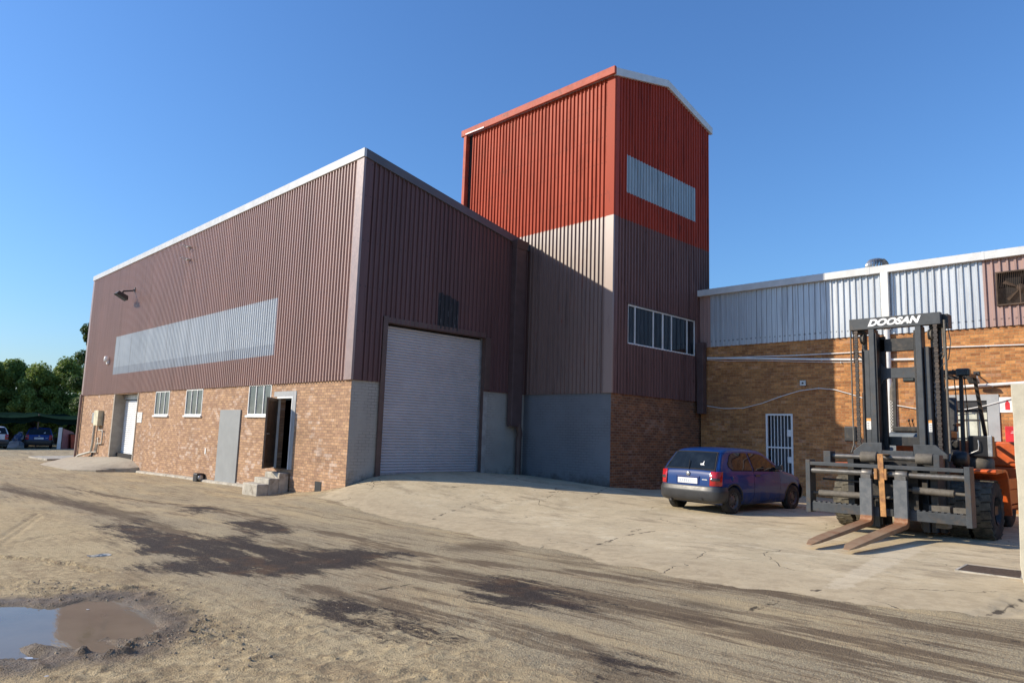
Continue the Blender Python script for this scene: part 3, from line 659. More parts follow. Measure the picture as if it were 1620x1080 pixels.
# open timber door
f = MB(); f.box((-.02,DR[0]-.20,DR[2]),(.05,DR[0]-.001,DR[3]+.17)); f.box((-.02,DR[0],DR[3]),(.05,DR[1]+.25,DR[3]+.17)); dfm = f.build('door_surround', M_plast, wh, bevel=.005)
f = MB(); f.box((-.03,DR[0],DR[2]),(.09,DR[0]+.055,DR[3]-.001)); f.box((-.03,DR[0]+.055,DR[3]-.06),(.09,DR[1],DR[3]-.001)); f.box((.0,DR[1]-.05,DR[2]),(.09,DR[1],DR[3]-.06)); f.build('door_frame', M_white, wh, bevel=.004)
th = R_(-46); cx, cy = -.02, DR[1]-.02
dl = MB(); Wd_ = 1.0
def DP(a, b, z): return (cx-(a*math.cos(th))-b*math.sin(th), cy+(a*math.sin(th))-b*math.cos(th), z)
def dbox(m, a0, a1, b0, b1, z0, z1): m.hexa([DP(a0,b0,z0),DP(a1,b0,z0),DP(a1,b1,z0),DP(a0,b1,z0),DP(a0,b0,z1),DP(a1,b0,z1),DP(a1,b1,z1),DP(a0,b1,z1)])
dbox(dl, 0, Wd_, -.02, .02, .30, 2.52)
for a0, a1 in ((0,.10),(Wd_-.10,Wd_)): dbox(dl, a0, a1, .0201, .038, .30, 2.52)
for z0, z1 in ((.30,.48),(1.28,1.50),(2.40,2.52)): dbox(dl, .1001, Wd_-.1001, .0201, .038, z0, z1)
for i in range(1, 8): dbox(dl, .1+i*.09, .106+i*.09, .0202, .028, .481, 1.279)
for i in range(1, 8): dbox(dl, .1+i*.09, .106+i*.09, .0202, .028, 1.501, 2.399)
do = dl.build('open_door', M_door, wh, bevel=.003)
h_ = MB(); h_.tube([DP(Wd_-.05,.04,1.38),DP(Wd_-.05,.09,1.38),DP(Wd_-.16,.09,1.38)], .011, 8); h_.build('handle', M_galv, do)
# vent hole near the corner and the grey board
q = MB(); q.box((-.012,VH[0],VH[2]),(.0-.001,VH[1],VH[3])); q.build('air_vent', M_blackm, wh)
a = onx(350.6,648.8,0); b = onx(373,768.8,0)
q = MB(); q.box((-.05,b[1],-.56),(-.003,a[1],2.16)); q.build('boarded_doorway', M_board, wh, bevel=.006)
# rain pipe duct in the inner corner
a = ony(809,674,-.32); b = ony(825,674,-.32)
q = MB(); q.box((a[0],-.32,a[2]),(b[0],-.09,ZAR-.35)); q.hexa([(a[0]-.02,-.34,ZAR-.35),(b[0]+.02,-.34,ZAR-.35),(b[0]+.02,-.12,ZAR-.35),(a[0]-.02,-.12,ZAR-.35),(a[0]-.05,-.40,ZAR-.05),(b[0]+.06,-.40,ZAR-.05),(b[0]+.06,-.112,ZAR-.05),(a[0]-.05,-.112,ZAR-.05)])
dp_ = q.build('downpipe', M_duct, wh, bevel=.012)
q = MB(); q.tube([(b[0]-.1,-.24,a[2]+.1),(b[0]+.02,-.22,a[2]-.25),(b[0]+.02,-.18,a[2]-.4),(b[0]+.02,-.18,.1)], .105, 14); q.build('lower_pipe', M_trim, dp_)
# small things on the long wall
for zz, uu in ((391,301),(411,300)):
    q = MB(); p = onx(uu, zz, -.07); q.box((-.20,p[1]-.14,p[2]-.02),(-.068,p[1]+.14,p[2]+.02)); q.tube([(-.2,p[1]+.1,p[2]),(-.42,p[1]+.1,p[2]+.03)], .018, 8); q.tube([(-.2,p[1]-.1,p[2]),(-.42,p[1]-.1,p[2]+.03)], .018, 8)
    q.build('bracket', M_fasc, wh)
def floodlight(name_label, p, s=1.0, flip=-1, mat=M_blackm, out=.55):
    t_ = thing('floodlight', name_label, 'floodlight', (p[0], p[1], p[2]))
    q = MB(); q.tube([(0,0,.45*s),(-.12,0,.40*s),(-out,0,.32*s)], .03*s, 8); q.box((-.03,-.07,.36*s),(0,.07,.54*s)); q.build('bracket', M_blackm, t_)
    q = MB(); c = Vector((-out-.05, 0, .10*s)); rot = Matrix.Rotation(R_(28), 3, 'Y')
    vs = [c+rot@Vector(v) for v in [(-.24*s,-.22*s,-.03),(.24*s,-.22*s,-.03),(.24*s,.22*s,-.03),(-.24*s,.22*s,-.03),(-.20*s,-.19*s,.11*s),(.16*s,-.19*s,.13*s),(.16*s,.19*s,.13*s),(-.20*s,.19*s,.11*s)]]
    q.hexa(vs); q.beam(c+rot@Vector((0,0,.12*s)), (-out,0,.32*s), .04*s, .04*s); q.build('housing', mat, t_, bevel=.01)
    q = MB(); vs = [c+rot@Vector(v) for v in [(-.21*s,-.19*s,-.042),(.21*s,-.19*s,-.042),(.21*s,.19*s,-.042),(-.21*s,.19*s,-.042),(-.21*s,-.19*s,-.031),(.21*s,-.19*s,-.031),(.21*s,.19*s,-.031),(-.21*s,.19*s,-.031)]]
    q.hexa(vs); q.build('lens', M_glassA, t_)
    return t_
p = onx(212,476,-.07); floodlight('dark floodlight on an arm high on the maroon sheeting of the warehouse side', p, 1.25)
p = onx(172,573,-.07)
t_ = thing('security_light', 'small white security light on the maroon sheeting by the far end of the warehouse', 'light', p)
q = MB(); q.box((-.10,-.09,-.10),(0,.09,.10)); q.build('base', M_white, t_, bevel=.015); q = MB(); q.lathe([(0,-.16),(.09,-.15),(.11,0),(.08,.12),(0,.13)], (-.14,0,.18), 'z', 16); q.build('lamp_head', M_white, t_)
# electric box with its pipes
p = onx(159,662,-.02)
t_ = thing('meter_box', 'cream electric meter box on the brick with grey pipes running down to the ramp', 'electric box', (0, p[1], p[2]))
q = MB(); q.box((-.26,-.40,-.36),(-.003,.35,.42)); mbx = q.build('box', plain('cream_box_paint', (.62,.57,.40), .5), t_, bevel=.02)
q = MB(); q.box((-.24,.351,-.25),(-.05,.75,.30)); q.build('side_box', M_galv, t_, bevel=.02)
q = MB()
q.tube([(-.12,.55,-.25),(-.12,.58,-1.3),(-.12,.75,-1.75),(-.3,2.3,-2.0),(-.35,2.6,-2.15)], .06, 10)
q.tube([(-.08,-.1,-.36),(-.08,-.1,-.58),(-.08,-.85,-.60),(-.08,-.9,-1.25),(-.08,-.1,-1.30),(-.08,-.12,-1.72),(-.12,.65,-1.76)], .035, 10)
q.tube([(-.06,.2,-1.7),(-.06,.2,-1.05),(-.06,-.1,-.98),(-.06,-.1,-1.6)], .03, 10); q.build('pipe', plain('beige_pipe', (.50,.46,.38), .5), t_)
q = MB(); q.tube([(-.09,.6,-1.75),(-.09,.6,-2.2)], .045, 10); q.build('drain_stub', M_blackm, t_)
# small sign by the roller door
p = onx(221,660,-.01)
t_ = thing('notice', 'small white notice on the brick beside the far roller door', 'sign', p)
q = MB(); q.box((-.012,-.33,-.24),(0,.33,.24)); q.build('board', plain('notice_white', (.75,.74,.70), .5), t_)
q = MB()
for k in range(4): q.box((-.016,-.26,.14-k*.09),(-.0121,.22-.05*(k % 2),.165-k*.09))
q.build('faded_lines', plain('faded_ink', (.5,.48,.46), .6), t_)
p = onx(325,713,-.01)
t_ = thing('paper_tag', 'tiny white paper tag stuck on the brick left of the grey board', 'paper tag', p)
q = MB(); q.box((-.008,-.04,-.11),(0,.06,.11)); q.build('paper', M_white, t_)
# black drum-like socket on the plinth
p = onx(317,756,-.1)
t_ = thing('drain_box', 'small black box standing at the foot of the brick wall left of the grey board', 'box', (-.02, p[1], p[2]-.14))
q = MB(); q.box((-.30,-.19,0),(0,.19,.33)); q.build('body', M_blackm, t_, bevel=.04); q = MB(); q.lathe([(.0,0),(.10,0),(.10,-.05),(.07,-.06),(0,-.06)], (-.16,-.19,.17), 'y', 16); q.build('port', M_galv, t_)
# plinth of pale mortar along the wall foot
q = MB(); rs2 = random.Random(5); ys = [2.9+.5*i for i in range(30)]
for i in range(len(ys)-1):
    if ys[i] < 4.3: continue
    z0 = float(H0(-.1, ys[i])); z1 = float(H0(-.1, ys[i+1])); w0 = .15+.05*vn(np.array(ys[i]),np.array(0.),1,3); w1 = .15+.05*vn(np.array(ys[i+1]),np.array(0.),1,3)
    q.hexa([(-w0,ys[i],z0-.1),(0,ys[i],z0-.1),(0,ys[i+1],z1-.1),(-w1,ys[i+1],z1-.1),(-w0*.8,ys[i],z0+.07),(-.002,ys[i],z0+.09),(-.002,ys[i+1],z1+.09),(-w1*.8,ys[i+1],z1+.07)])
q.build('wall_footing', M_conc, wh)
# far downpipe at the left end
q = MB(); q.box((-.16,L-.16,-.7),(-.04,L-.04,HB+.0)); q.build('downpipe', M_flash, wh, bevel=.01)
# concrete steps
t_ = thing('concrete_steps', 'three rough concrete steps below the open timber door', 'steps')
Y0s = 3.22
cr_ = [ony(406,778,Y0s), ony(425,765,Y0s), ony(442,758,Y0s)]
tp_ = [ony(406,766,Y0s)[2], ony(425,757,Y0s)[2], ony(442,748,Y0s)[2]]
Y1s = Y0s+1.02
for i in range(3):
    xa = cr_[i][0]; xb = cr_[i+1][0]-.002 if i < 2 else -.034
    q = MB(); q.box((xa, Y0s+.004*i, -.9), (xb, Y1s-.003*i, tp_[i])); q.build('step', M_conc, t_, bevel=.03, seg=3)
# ramp slab at the side roller door
fr_ = [far_(62,733,-.58), far_(110,741.5,-.56), far_(183,742,-.52)]
yA = 17.35
V = [(0,17.3,-.42),(0,18.35,-.16),(0,22.2,-.12),(0,27.9,-.35)]
Lw = [(fr_[2][0],fr_[2][1],-.52),(-1.6,17.9,-.55),(fr_[1][0],fr_[1][1],-.60),(fr_[0][0],fr_[0][1],-.62)]
q = MB(); VV = []
for a_, b_ in zip(V, Lw):
    for i in range(7):
        f_ = i/6; VV.append((a_[0]*(1-f_)+b_[0]*f_+(.5 if i == 0 else 0), a_[1]*(1-f_)+b_[1]*f_, a_[2]+(b_[2]-a_[2])*f_**1.35+(.012*math.sin(i*2.3+a_[1]) if 0 < i < 6 else 0)))
q.add(VV, [(7*k+i, 7*k+i+1, 7*k+8+i, 7*k+7+i) for k in range(3) for i in range(6)], 0, True)
q.add(VV[:7]+[(x, y, -.95) for x, y, z in VV[:7]], [(i, i+1, i+8, i+7) for i in range(6)])
q.add(VV[6::7]+[(x, y, -.95) for x, y, z in VV[6::7]], [(i, i+1, i+5, i+4) for i in range(3)])
rp = q.build('ramp', plain('ramp_concrete', (.42,.36,.27), .9, var=.2, sc=2, obj=False, bump=.4, grime=(.28,.23,.17), gsc=2), None); tag(rp, 'concrete ramp slab up to the far roller door', kind='structure')
c4 = [far_(45,723.5), far_(121,722), far_(121.5,727), far_(74,728)]
q = MB(); q.hexa([(x, y, -.9) for x, y in c4]+[(x, y, -.52) for x, y in c4]); tag(q.build('pavement', M_conc), 'low pale concrete slab beyond the far corner of the warehouse', kind='structure')

# ================================================================== the tower
tw = thing('tower_building', 'tall tower of red sheeting over a buff band with a pale ribbed panel', 'tower', (0, 0, 0))
X0, X1, Y0, Y1 = W, W+TW, -T, TB
def ridge(x): return ZT+(ZRID-ZT)*(1-abs(x-(X0+X1)/2)/(TW/2))
mb = MB(); wall(mb, 'y', X0+.001, .28, Y0+.003, Y1, -1, HB); mb.build('painted_wall', M_paintT, tw)
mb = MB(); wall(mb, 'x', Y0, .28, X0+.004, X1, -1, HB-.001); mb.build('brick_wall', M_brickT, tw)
mb = MB(); clad(mb, 'y', X0-.028, Y0+.26, Y1-.34, HB-.05, ZT+.0, phase=.03); mb.build('side_cladding', M_cladTl, tw, recalc=False)
WT = (7.842, 12.02, 4.66, 5.975); PT_ = (7.684, 12.109, 9.769, 11.08)
def ptop(x): return PT_[3]
mb = MB(); clad(mb, 'x', Y0-.028, X0+.20, X1-.02, HB-.05, lambda x: ridge(x)+.0, [WT, PT_], phase=.02); mb.build('front_cladding', M_cladTf, tw, recalc=False)
mb = MB(); clad(mb, 'x', Y0-.026, PT_[0], PT_[1], PT_[2], PT_[3], phase=.02); mb.build('pale_sheet_panel', M_cladTp, tw, recalc=False)
MZ = NT('tower_corner_paint'); P_ = MZ.pos(); zz_ = MZ.xyz(P_)[2]
MZ.out(MZ.mix(MZ.sstep(MZ.math('ADD', MZ.noise(MZ.mapv(P_, (3,3,.6)), 2, 8, .75), 0), .56, .66), MZ.mix(MZ.sstep(zz_, ZRW-.012, ZRW+.012), (.27,.18,.15,1), (.36,.058,.03,1)), MZ.mix(MZ.sstep(zz_, ZRW-.012, ZRW+.012), (.20,.12,.10,1), (.22,.05,.035,1))), .45, spec=MZ.math('SUBTRACT', .9, MZ.math('MULTIPLY', MZ.sstep(zz_, ZRW-.012, ZRW+.012), .85)))
mb = MB(); mb.box((X0-.075,Y0-.075,HB-.05),(X0+.005,Y0+.26,ZT+.04)); mb.box((X0+.006,Y0-.075,HB-.05),(X0+.20,Y0+.005,ZT+.04)); mb.m = [0]*6+[1]*6; mb.build('corner_flashing', [MZ.m, M_cladTf], tw, bevel=.006)  # front plate gets a darker tone, shade of that side put into its colour
mb = MB(); mb.box((X0-.20,Y1-.10,HB+3),(X0-.0,Y1+.06,ZT)); mb.build('rear_corner_flashing', M_flashT, tw, bevel=.01)
mb = MB(); wall(mb, 'x', Y0+.002, .1, X0+.01, X1-.01, HB, ZT-.02, [WT]); mb.box((X0+.006,Y0+.1,HB),(X0+.05,Y1,ZT-.02)); mb.box((X1-.05,Y0+.102,HB),(X1-.006,Y1,ZT-.02)); mb.box((X0+.05,Y1-.05,HB),(X1-.05,Y1,ZT-.02))
mb.prism([(X0+.1,ZT-.02),(X1-.1,ZT-.02),((X0+X1)/2,ZRID-.05)], Y0+.01, Y1-.01); mb.box((X0+.051,Y0+.11,HB+.01),(X1-.051,Y1-.06,HB+.05)); mb.build('inner_wall', M_dark, tw)
mb = MB(); clad(mb, 'y', X1+.0, Y0, Y1, 0, ZT, out=1); mb.build('side_cladding', M_cladTl, tw, recalc=False)
mb = MB(); clad(mb, 'x', Y1+.02, X0, X1, 0, lambda x: ridge(x), out=1); mb.build('rear_cladding', M_cladTf, tw, recalc=False)
mx = (X0+X1)/2
mb = MB()
for sx, e0 in ((-1, X0-.16), (1, X1+.10)):
    ze = ZT + (.75/(TW/2))*(-.14); 
    mb.hexa([(e0,Y0-.03,ze+.0),(mx,Y0-.03,ZRID+.02),(mx,Y1+.14,ZRID+.02),(e0,Y1+.14,ze+.0),(e0,Y0-.03,ze+.09),(mx,Y0-.03,ZRID+.11),(mx,Y1+.14,ZRID+.11),(e0,Y1+.14,ze+.09)])
mb.build('roof', M_roof, tw)
mb = MB()
for e0 in (X0-.12, X1+.12):
    ze = ZT-.03
    mb.hexa([(e0,Y0-.14,ze-.02),(mx,Y0-.14,ZRID-.02),(mx,Y0-.031,ZRID-.02),(e0,Y0-.031,ze-.02),(e0,Y0-.14,ze+.25),(mx,Y0-.14,ZRID+.25),(mx,Y0-.031,ZRID+.25),(e0,Y0-.031,ze+.25)])
mb.build('barge_board', M_fascT, tw, bevel=.008)
mb = MB(); mb.box((X0-.23,Y0-.16,ZT-.03),(X0-.121,Y1+.2,ZT+.24)); mb.build('gutter', M_flashT, tw, bevel=.015)
mb = MB(); mb.beam((X0-.245,Y1-.1,ZT+.01),(X0-.245,Y1-1.2,ZT-.01),.02,.05); mb.build('peeled_strip', M_fascT, tw)
# window band
f = MB(); a_, b_, c_, d_ = WT; yf = Y0-.05
f.box((a_,yf,c_),(a_+.045,yf+.08,d_)); f.box((b_-.045,yf,c_),(b_,yf+.08,d_)); f.box((a_+.045,yf,d_-.045),(b_-.045,yf+.08,d_)); f.box((a_+.045,yf,c_),(b_-.045,yf+.08,c_+.045))
ms = [ony(u, 520, Y0)[0] for u in (1003,1032,1047,1061,1085.5)]
for i, x_ in enumerate(ms): f.box((x_-(.035 if i == 2 else .02),yf+.002,c_+.045),(x_+(.035 if i == 2 else .02),yf+.07,d_-.045))
wo = f.build('window', M_white, tw, bevel=.004)
e_ = [a_]+ms+[b_]
for i in range(6):
    g = MB(); g.box((e_[i]+.046 if i == 0 else e_[i]+.036, yf+.03, c_+.045), (e_[i+1]-.046 if i == 5 else e_[i+1]-.036, yf+.036, d_-.045)); g.build('pane', M_glassD, wo)
g = MB()
for i in range(40):
    x_ = a_+.15+i*(b_-a_-.3)/39; g.box((x_, yf+.16+.03*math.sin(i*2.1), c_+.05), (x_+.075, yf+.165+.03*math.sin(i*2.1), d_-.05))
g.build('curtain', plain('grey_curtain', (.12,.14,.15), .8), wo)
g = MB(); g.box((a_-.03,yf-.03,d_),(b_+.03,yf+.05,d_+.03)); g.build('head_flashing', M_trim, wo)

# ================================================================== the brick wing on the right
rw = thing('brick_wing', 'long low brick wing with galvanised sheeting under a pale gutter, on the right', 'warehouse')
YE = -24.0; RB_, RT_ = 5.04, 6.93
GD = (-7.36, -6.43, -.05, 2.57)
WR = (-12.87, -12.3, 2.08, 2.97)
FN = (-14.35, -13.24, 5.56, 6.52)
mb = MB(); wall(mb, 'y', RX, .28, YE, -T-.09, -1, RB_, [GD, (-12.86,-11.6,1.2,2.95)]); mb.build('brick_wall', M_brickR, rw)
mb = MB(); clad(mb, 'y', RX-.03, -12.93, -4.36, RB_-.04, RT_, pitch=.185, phase=.02); mb.build('galvanised_cladding', M_cladR, rw, recalc=False)
mb = MB(); clad(mb, 'y', RX-.032, -4.36, -T-.10, RB_-.04, RT_, pitch=.185, phase=.02); mb.build('buff_cladding', M_cladRb, rw, recalc=False)
mb = MB(); clad(mb, 'y', RX-.032, YE, -12.93, RB_-.04, RT_, [FN], pitch=.185, phase=.02); mb.build('buff_cladding', M_cladRb, rw, recalc=False)
mb = MB(); wall(mb, 'y', RX+.02, .08, YE, -T-.1, RB_+.003, RT_+.05, [FN]); mb.build('inner_wall', M_dark, rw)
mb = MB(); mb.box((RX-.20,YE,RT_-.02),(RX-.02,-T-.07,RT_+.21)); mb.box((RX-.205,-9.98,RT_-.03),(RX-.19,-9.85,RT_+.215)); mb.box((RX-.205,-13.03,RT_-.03),(RX-.19,-12.97,RT_+.215)); mb.box((RX-.205,-6.03,RT_-.03),(RX-.19,-5.97,RT_+.215)); mb.build('gutter', M_fascT, rw, bevel=.012)
mb = MB()
V = []; n_ = 110; 
for i in range(n_*4+1):
    yy = YE+(-T-.1-YE)*i/(n_*4); dz = .0 if i % 4 in (0, 1) else .035
    V += [(RX-.17,yy,RT_+.185+dz),(RX+6.9,yy,RT_+.85+dz)]
mb.add(V, [(2*i, 2*i+1, 2*i+3, 2*i+2) for i in range(n_*4)]); mb.build('roof', M_roof, rw, recalc=False)
mb = MB(); mb.hexa([(RX+.29,YE,-1),(RX+6.8,YE,-1),(RX+6.8,-T-.2,-1),(RX+.29,-T-.2,-1),(RX+.29,YE,RT_+.1),(RX+6.8,YE,RT_+.85),(RX+6.8,-T-.2,RT_+.85),(RX+.29,-T-.2,RT_+.1)]); 
# turn the block into a shell with open recesses behind door and window
mb.build('inner_block', M_dark, rw)
# downpipe, patches
mb = MB(); mb.box((RX-.22,-10.50,RB_+.1),(RX-.085,-10.28,RT_-.02)); mb.tube([(RX-.12,-10.39,RB_+.15),(RX-.12,-10.39,-.1)], .085, 12); mb.build('downpipe', M_white, rw, bevel=.01)
mb = MB(); mb.box((RX-.36,-4.22,2.55),(RX-.09,-3.98,5.16)); mb.build('rain_box', M_duct, rw, bevel=.012)
# barred gate in the wall
gt = MB(); g0, g1, g2, g3 = GD
gt.box((RX-.035,g0,g2),(RX+.03,g0+.06,g3)); gt.box((RX-.035,g1-.06,g2),(RX+.03,g1,g3)); gt.box((RX-.035,g0+.06,g3-.06),(RX+.03,g1-.06,g3)); gt.box((RX-.03,g0+.06,g2),(RX+.025,g1-.06,g2+.05)); gt.box((RX-.03,g0+.06,1.42),(RX+.025,g1-.06,1.47))
go = gt.build('security_gate', M_white, rw, bevel=.003)
for i in range(6):
    y_ = g0+.06+(g1-g0-.12)*(i+1)/7; q = MB(); q.box((RX-.012,y_-.011,g2+.05),(RX+.01,y_+.011,1.42)); q.box((RX-.012,y_-.011,1.47),(RX+.01,y_+.011,g3-.06)); q.build('bar', M_white, go)
q = MB(); q.box((RX-.04,g0+.061,1.82),(RX+.02,g0+.19,2.04)); q.build('lock_box', M_white, go, bevel=.003); q = MB(); q.box((RX-.04,g0+.061,.95),(RX+.02,g0+.19,1.15)); q.build('lock_box', M_white, go, bevel=.003)
q = MB(); q.box((RX+.2,g0,g2),(RX+.26,g1,g3)); q.build('inner_door', plain('dark_blue_door', (.035,.045,.06), .5), go)
# window with grey plaster surround
q = MB(); wall(q, 'y', RX-.035, .034, -13.14, -11.3, .2, 3.12, [(-12.86,-11.6,1.2,2.95)]); q.build('window_surround', M_plast, rw)
q = MB(); q.box((RX+.1,-12.86,1.2),(RX+.12,-11.6,2.95)); wdo = q.build('window', plain('pale_blind', (.55,.56,.47), .6), rw)
q = MB()
for yy in (-12.84,-12.6,-12.33,-12.06,-11.8): q.box((RX+.05,yy-.012,1.2),(RX+.075,yy+.012,2.95))
for zz in (2.42,1.9): q.box((RX+.05,-12.86,zz-.01),(RX+.075,-11.6,zz+.01))
q.box((RX+.02,-12.86,2.68),(RX+.09,-11.6,2.95)); q.build('window_bar', M_blackm, wdo)
# roof ventilator
p = onx(1387,408,RX+.9)
t_ = thing('roof_ventilator', 'round spinning vane ventilator on the roof of the brick wing', 'roof vent', (RX+.9, p[1], RT_+.10))
q = MB(); q.tube([(0,0,-.12),(0,0,.18)], .24, 20); q.build('throat', M_galv, t_)
q = MB(); q.lathe([(.0,.62),(.12,.61),(.20,.56),(.2,.55),(0,.56)], (0,0,0), 'z', 20); q.build('cap', M_galv, t_); q = MB(); q.lathe([(.25,.18),(.28,.18),(.28,.205),(.25,.205)], (0,0,0), 'z', 24); q.build('base_ring', M_galv, t_)
for k in range(22):
    a0 = 2*math.pi*k/22; V = []
    for i in range(9):
        f_ = i/8; r = .20+.15*math.sin(math.pi*(.12+.80*f_)); z_ = .19+.39*f_; a1 = a0+.25*math.sin(math.pi*f_); r = r if i else .27
        V += [(r*math.cos(a1), r*math.sin(a1), z_), ((r-.045)*math.cos(a1+.17), (r-.045)*math.sin(a1+.17), z_)]
    q = MB(); q.add(V, [(2*i,2*i+1,2*i+3,2*i+2) for i in range(8)]); q.build('vane', M_galv, t_, recalc=False)
# extractor fan
t_ = thing('extractor_fan', 'rusty extractor fan behind a wire guard in the buff sheeting at the right edge', 'fan', (RX, (FN[0]+FN[1])/2, (FN[2]+FN[3])/2))
hw, hh = (FN[1]-FN[0])/2, (FN[3]-FN[2])/2
M_rust = plain('rusty_steel', (.10,.065,.045), .8, .2, var=.5)
q = MB(); q.box((-.13,-hw,-hh),(.02,-hw+.04,hh)); q.box((-.13,hw-.04,-hh),(.02,hw,hh)); q.box((-.13,-hw+.04,-hh),(.02,hw-.04,-hh+.04)); q.box((-.13,-hw+.04,hh-.04),(.02,hw-.04,hh)); q.build('frame', M_rust, t_, bevel=.004)
q = MB()
for k in range(24): 
    y_ = -hw+.04+(2*hw-.08)*(k+.5)/24; q.box((-.125,y_-.003,.02),(-.119,y_+.003,hh-.04))
for k in range(16):
    z_ = -hh+.04+(hh)*(k+.5)/17; q.box((-.125,-hw+.04,z_-.003),(-.119,hw-.04,z_+.003))
q.box((-.13,-.012,-hh+.04),(-.118,.012,.02)); q.build('wire_guard', M_rust, t_)
for k in range(5):
    a0 = 2*math.pi*k/5+.5; q = MB(); V = []
    for f_ in (0,.5,1):
        r = .08+.36*f_; w_ = .06+.10*f_
        for s_ in (-1, 1):
            aa = a0+s_*w_/r*.75*.5; V.append((.01+s_*.05, r*math.cos(aa), r*math.sin(aa)))
    q.add(V, [(0,1,3,2),(2,3,5,4)]); q.build('blade', M_rust, t_, recalc=False)
q = MB(); q.lathe([(0,-.06),(.10,-.05),(.10,.08),(0,.08)], (0,0,0), 'x', 18); q.build('hub', M_rust, t_)
q = MB(); q.box((.05,-hw,-hh),(.07,hw,hh)); q.build('back_plate', M_dark, t_)
# pipes and cables along the wall
def wallpipe(name, label, cat, px, r, X=RX-.05, mat=M_pvc, n=10):
    t_ = thing(name, label, cat, tuple(onx(px[0][0], px[0][1], X)), 0, 'pipes and cables along the brick wing'); o = Vector(onx(px[0][0], px[0][1], X))
    P_ = [Vector(onx(u, v, X))-o for u, v in px]
    q = MB(); q.tube(P_, r, n); q.build('pipe' if r > .015 else 'line', mat, t_)
    q = MB()
    for i in range(0, len(P_)):
        if i % 2 == 0: q.box((-.01, P_[i].y-.012, P_[i].z-r-.012), (.046, P_[i].y+.012, P_[i].z+r+.012))
    q.build('clip', M_galv, t_); return t_
wallpipe('conduit', 'thick pale conduit running level along the brick wing below the sheeting', 'pipe', [(1119,566.5),(1200,567),(1300,568.5),(1400,569),(1455,568)], .038)
wallpipe('cable', 'white cable rising to the right above the conduit on the brick wing', 'cable', [(1119,567),(1180,564.5),(1260,562),(1340,558),(1400,554),(1500,549),(1560,547),(1620,545)], .018)
wallpipe('cable', 'second thin cable sagging just below the thick conduit', 'cable', [(1119,569),(1150,571),(1200,570),(1260,572),(1330,573),(1400,572)], .009)
cc = [(1119,642),(1145,646),(1175,645.5),(1205,638),(1235,627),(1265,618),(1295,614),(1320,616),(1345,623),(1370,631),(1395,637),(1425,642),(1460,648),(1500,650),(1530,647),(1565,640),(1600,630),(1620,625)]
wallpipe('cable', 'long white cable drooping in a wave across the brick wing above the barred gate', 'cable', cc, .014)
wallpipe('conduit', 'white conduit at the right end of the brick wing above the grey window', 'pipe', [(1490,614),(1530,611),(1570,608.5),(1600,606.5),(1625,605)], .045)
p = onx(1271,606,RX-.01); t_ = thing('junction_box', 'small grey junction box on the shaded brick left of the sunlit part', 'electric box', p)
q = MB(); q.box((-.06,-.10,-.09),(0,.10,.09)); q.build('box', M_galv, t_, bevel=.01); q = MB(); q.lathe([(0,-.07),(.03,-.07),(.03,-.06),(0,-.06)], (0,0,0), 'x', 12); q.build('button', M_blackm, t_)
p = onx(1545,594,RX); floodlight('pale floodlight on the sunlit brick behind the forklift cage', (p[0], p[1], p[2]-.22), .62, mat=M_fasc, out=.35)
# fire extinguisher sign and red box
p = onx(1594,640,RX-.01); t_ = thing('sign', 'white sign with a red extinguisher symbol at the right end of the brick wing', 'sign', p)
q = MB(); q.box((-.012,-.29,-.21),(0,.21,.21)); q.build('board', plain('sign_white', (.8,.79,.76), .45), t_)
q = MB(); M_red = plain('sign_red', (.62,.02,.03), .45); q.prism([(-.055,-.14),(.055,-.14),(.055,.04),(.03,.08),(.015,.10),(.015,.13),(-.015,.13),(-.015,.10),(-.03,.08),(-.055,.04)], -.016, -.0125, 'x'); q.build('extinguisher_symbol', M_red, t_)
p = onx(1604,690,RX-.01); t_ = thing('hose_box', 'red fire box under the extinguisher sign beside the concrete post', 'fire box', (RX-.01, -13.45, 2.0))
q = MB(); q.box((-.22,-.30,-.26),(0,.17,.24)); q.build('cabinet', M_red, t_, bevel=.015)
q = MB(); q.box((-.225,-.12,.05),(-.2205,.04,.07)); q.box((-.225,-.10,.09),(-.2205,.02,.11)); q.build('faint_mark', plain('pale_mark', (.75,.5,.5), .5), t_)
# concrete wall end at the right edge
a = onx(1598,607,.4); b = onx(1619,905,.4)
t_ = thing('concrete_wall', 'cream concrete wall end standing at the right edge in front of the forklift', 'wall', (.4, a[1], -.1))
q = MB(); n_ = 14; rs3 = random.Random(8)
yt, ybm = 0.0, b[1]-a[1]
V = []
for i in range(n_+1):
    f_ = i/n_; z_ = -.4+(a[2]+.1+.4)*f_; y_ = 0+rs3.uniform(-.012,.012); V += [(0,y_,z_),(.30,y_+rs3.uniform(-.01,.01),z_),(.30,-5.5,z_),(0,-5.5,z_)]
Fq = []
for i in range(n_):
    for k in range(4): Fq.append((4*i+k, 4*i+(k+1) % 4, 4*i+4+(k+1) % 4, 4*i+4+k))
Fq += [(0,3,2,1), tuple(4*n_+k for k in range(4))]
q.add(V, Fq); q.build('slab', plain('cream_concrete', (.50,.46,.36), .9, var=.15, sc=3, bump=.8, bsc=30), t_, bevel=.01)
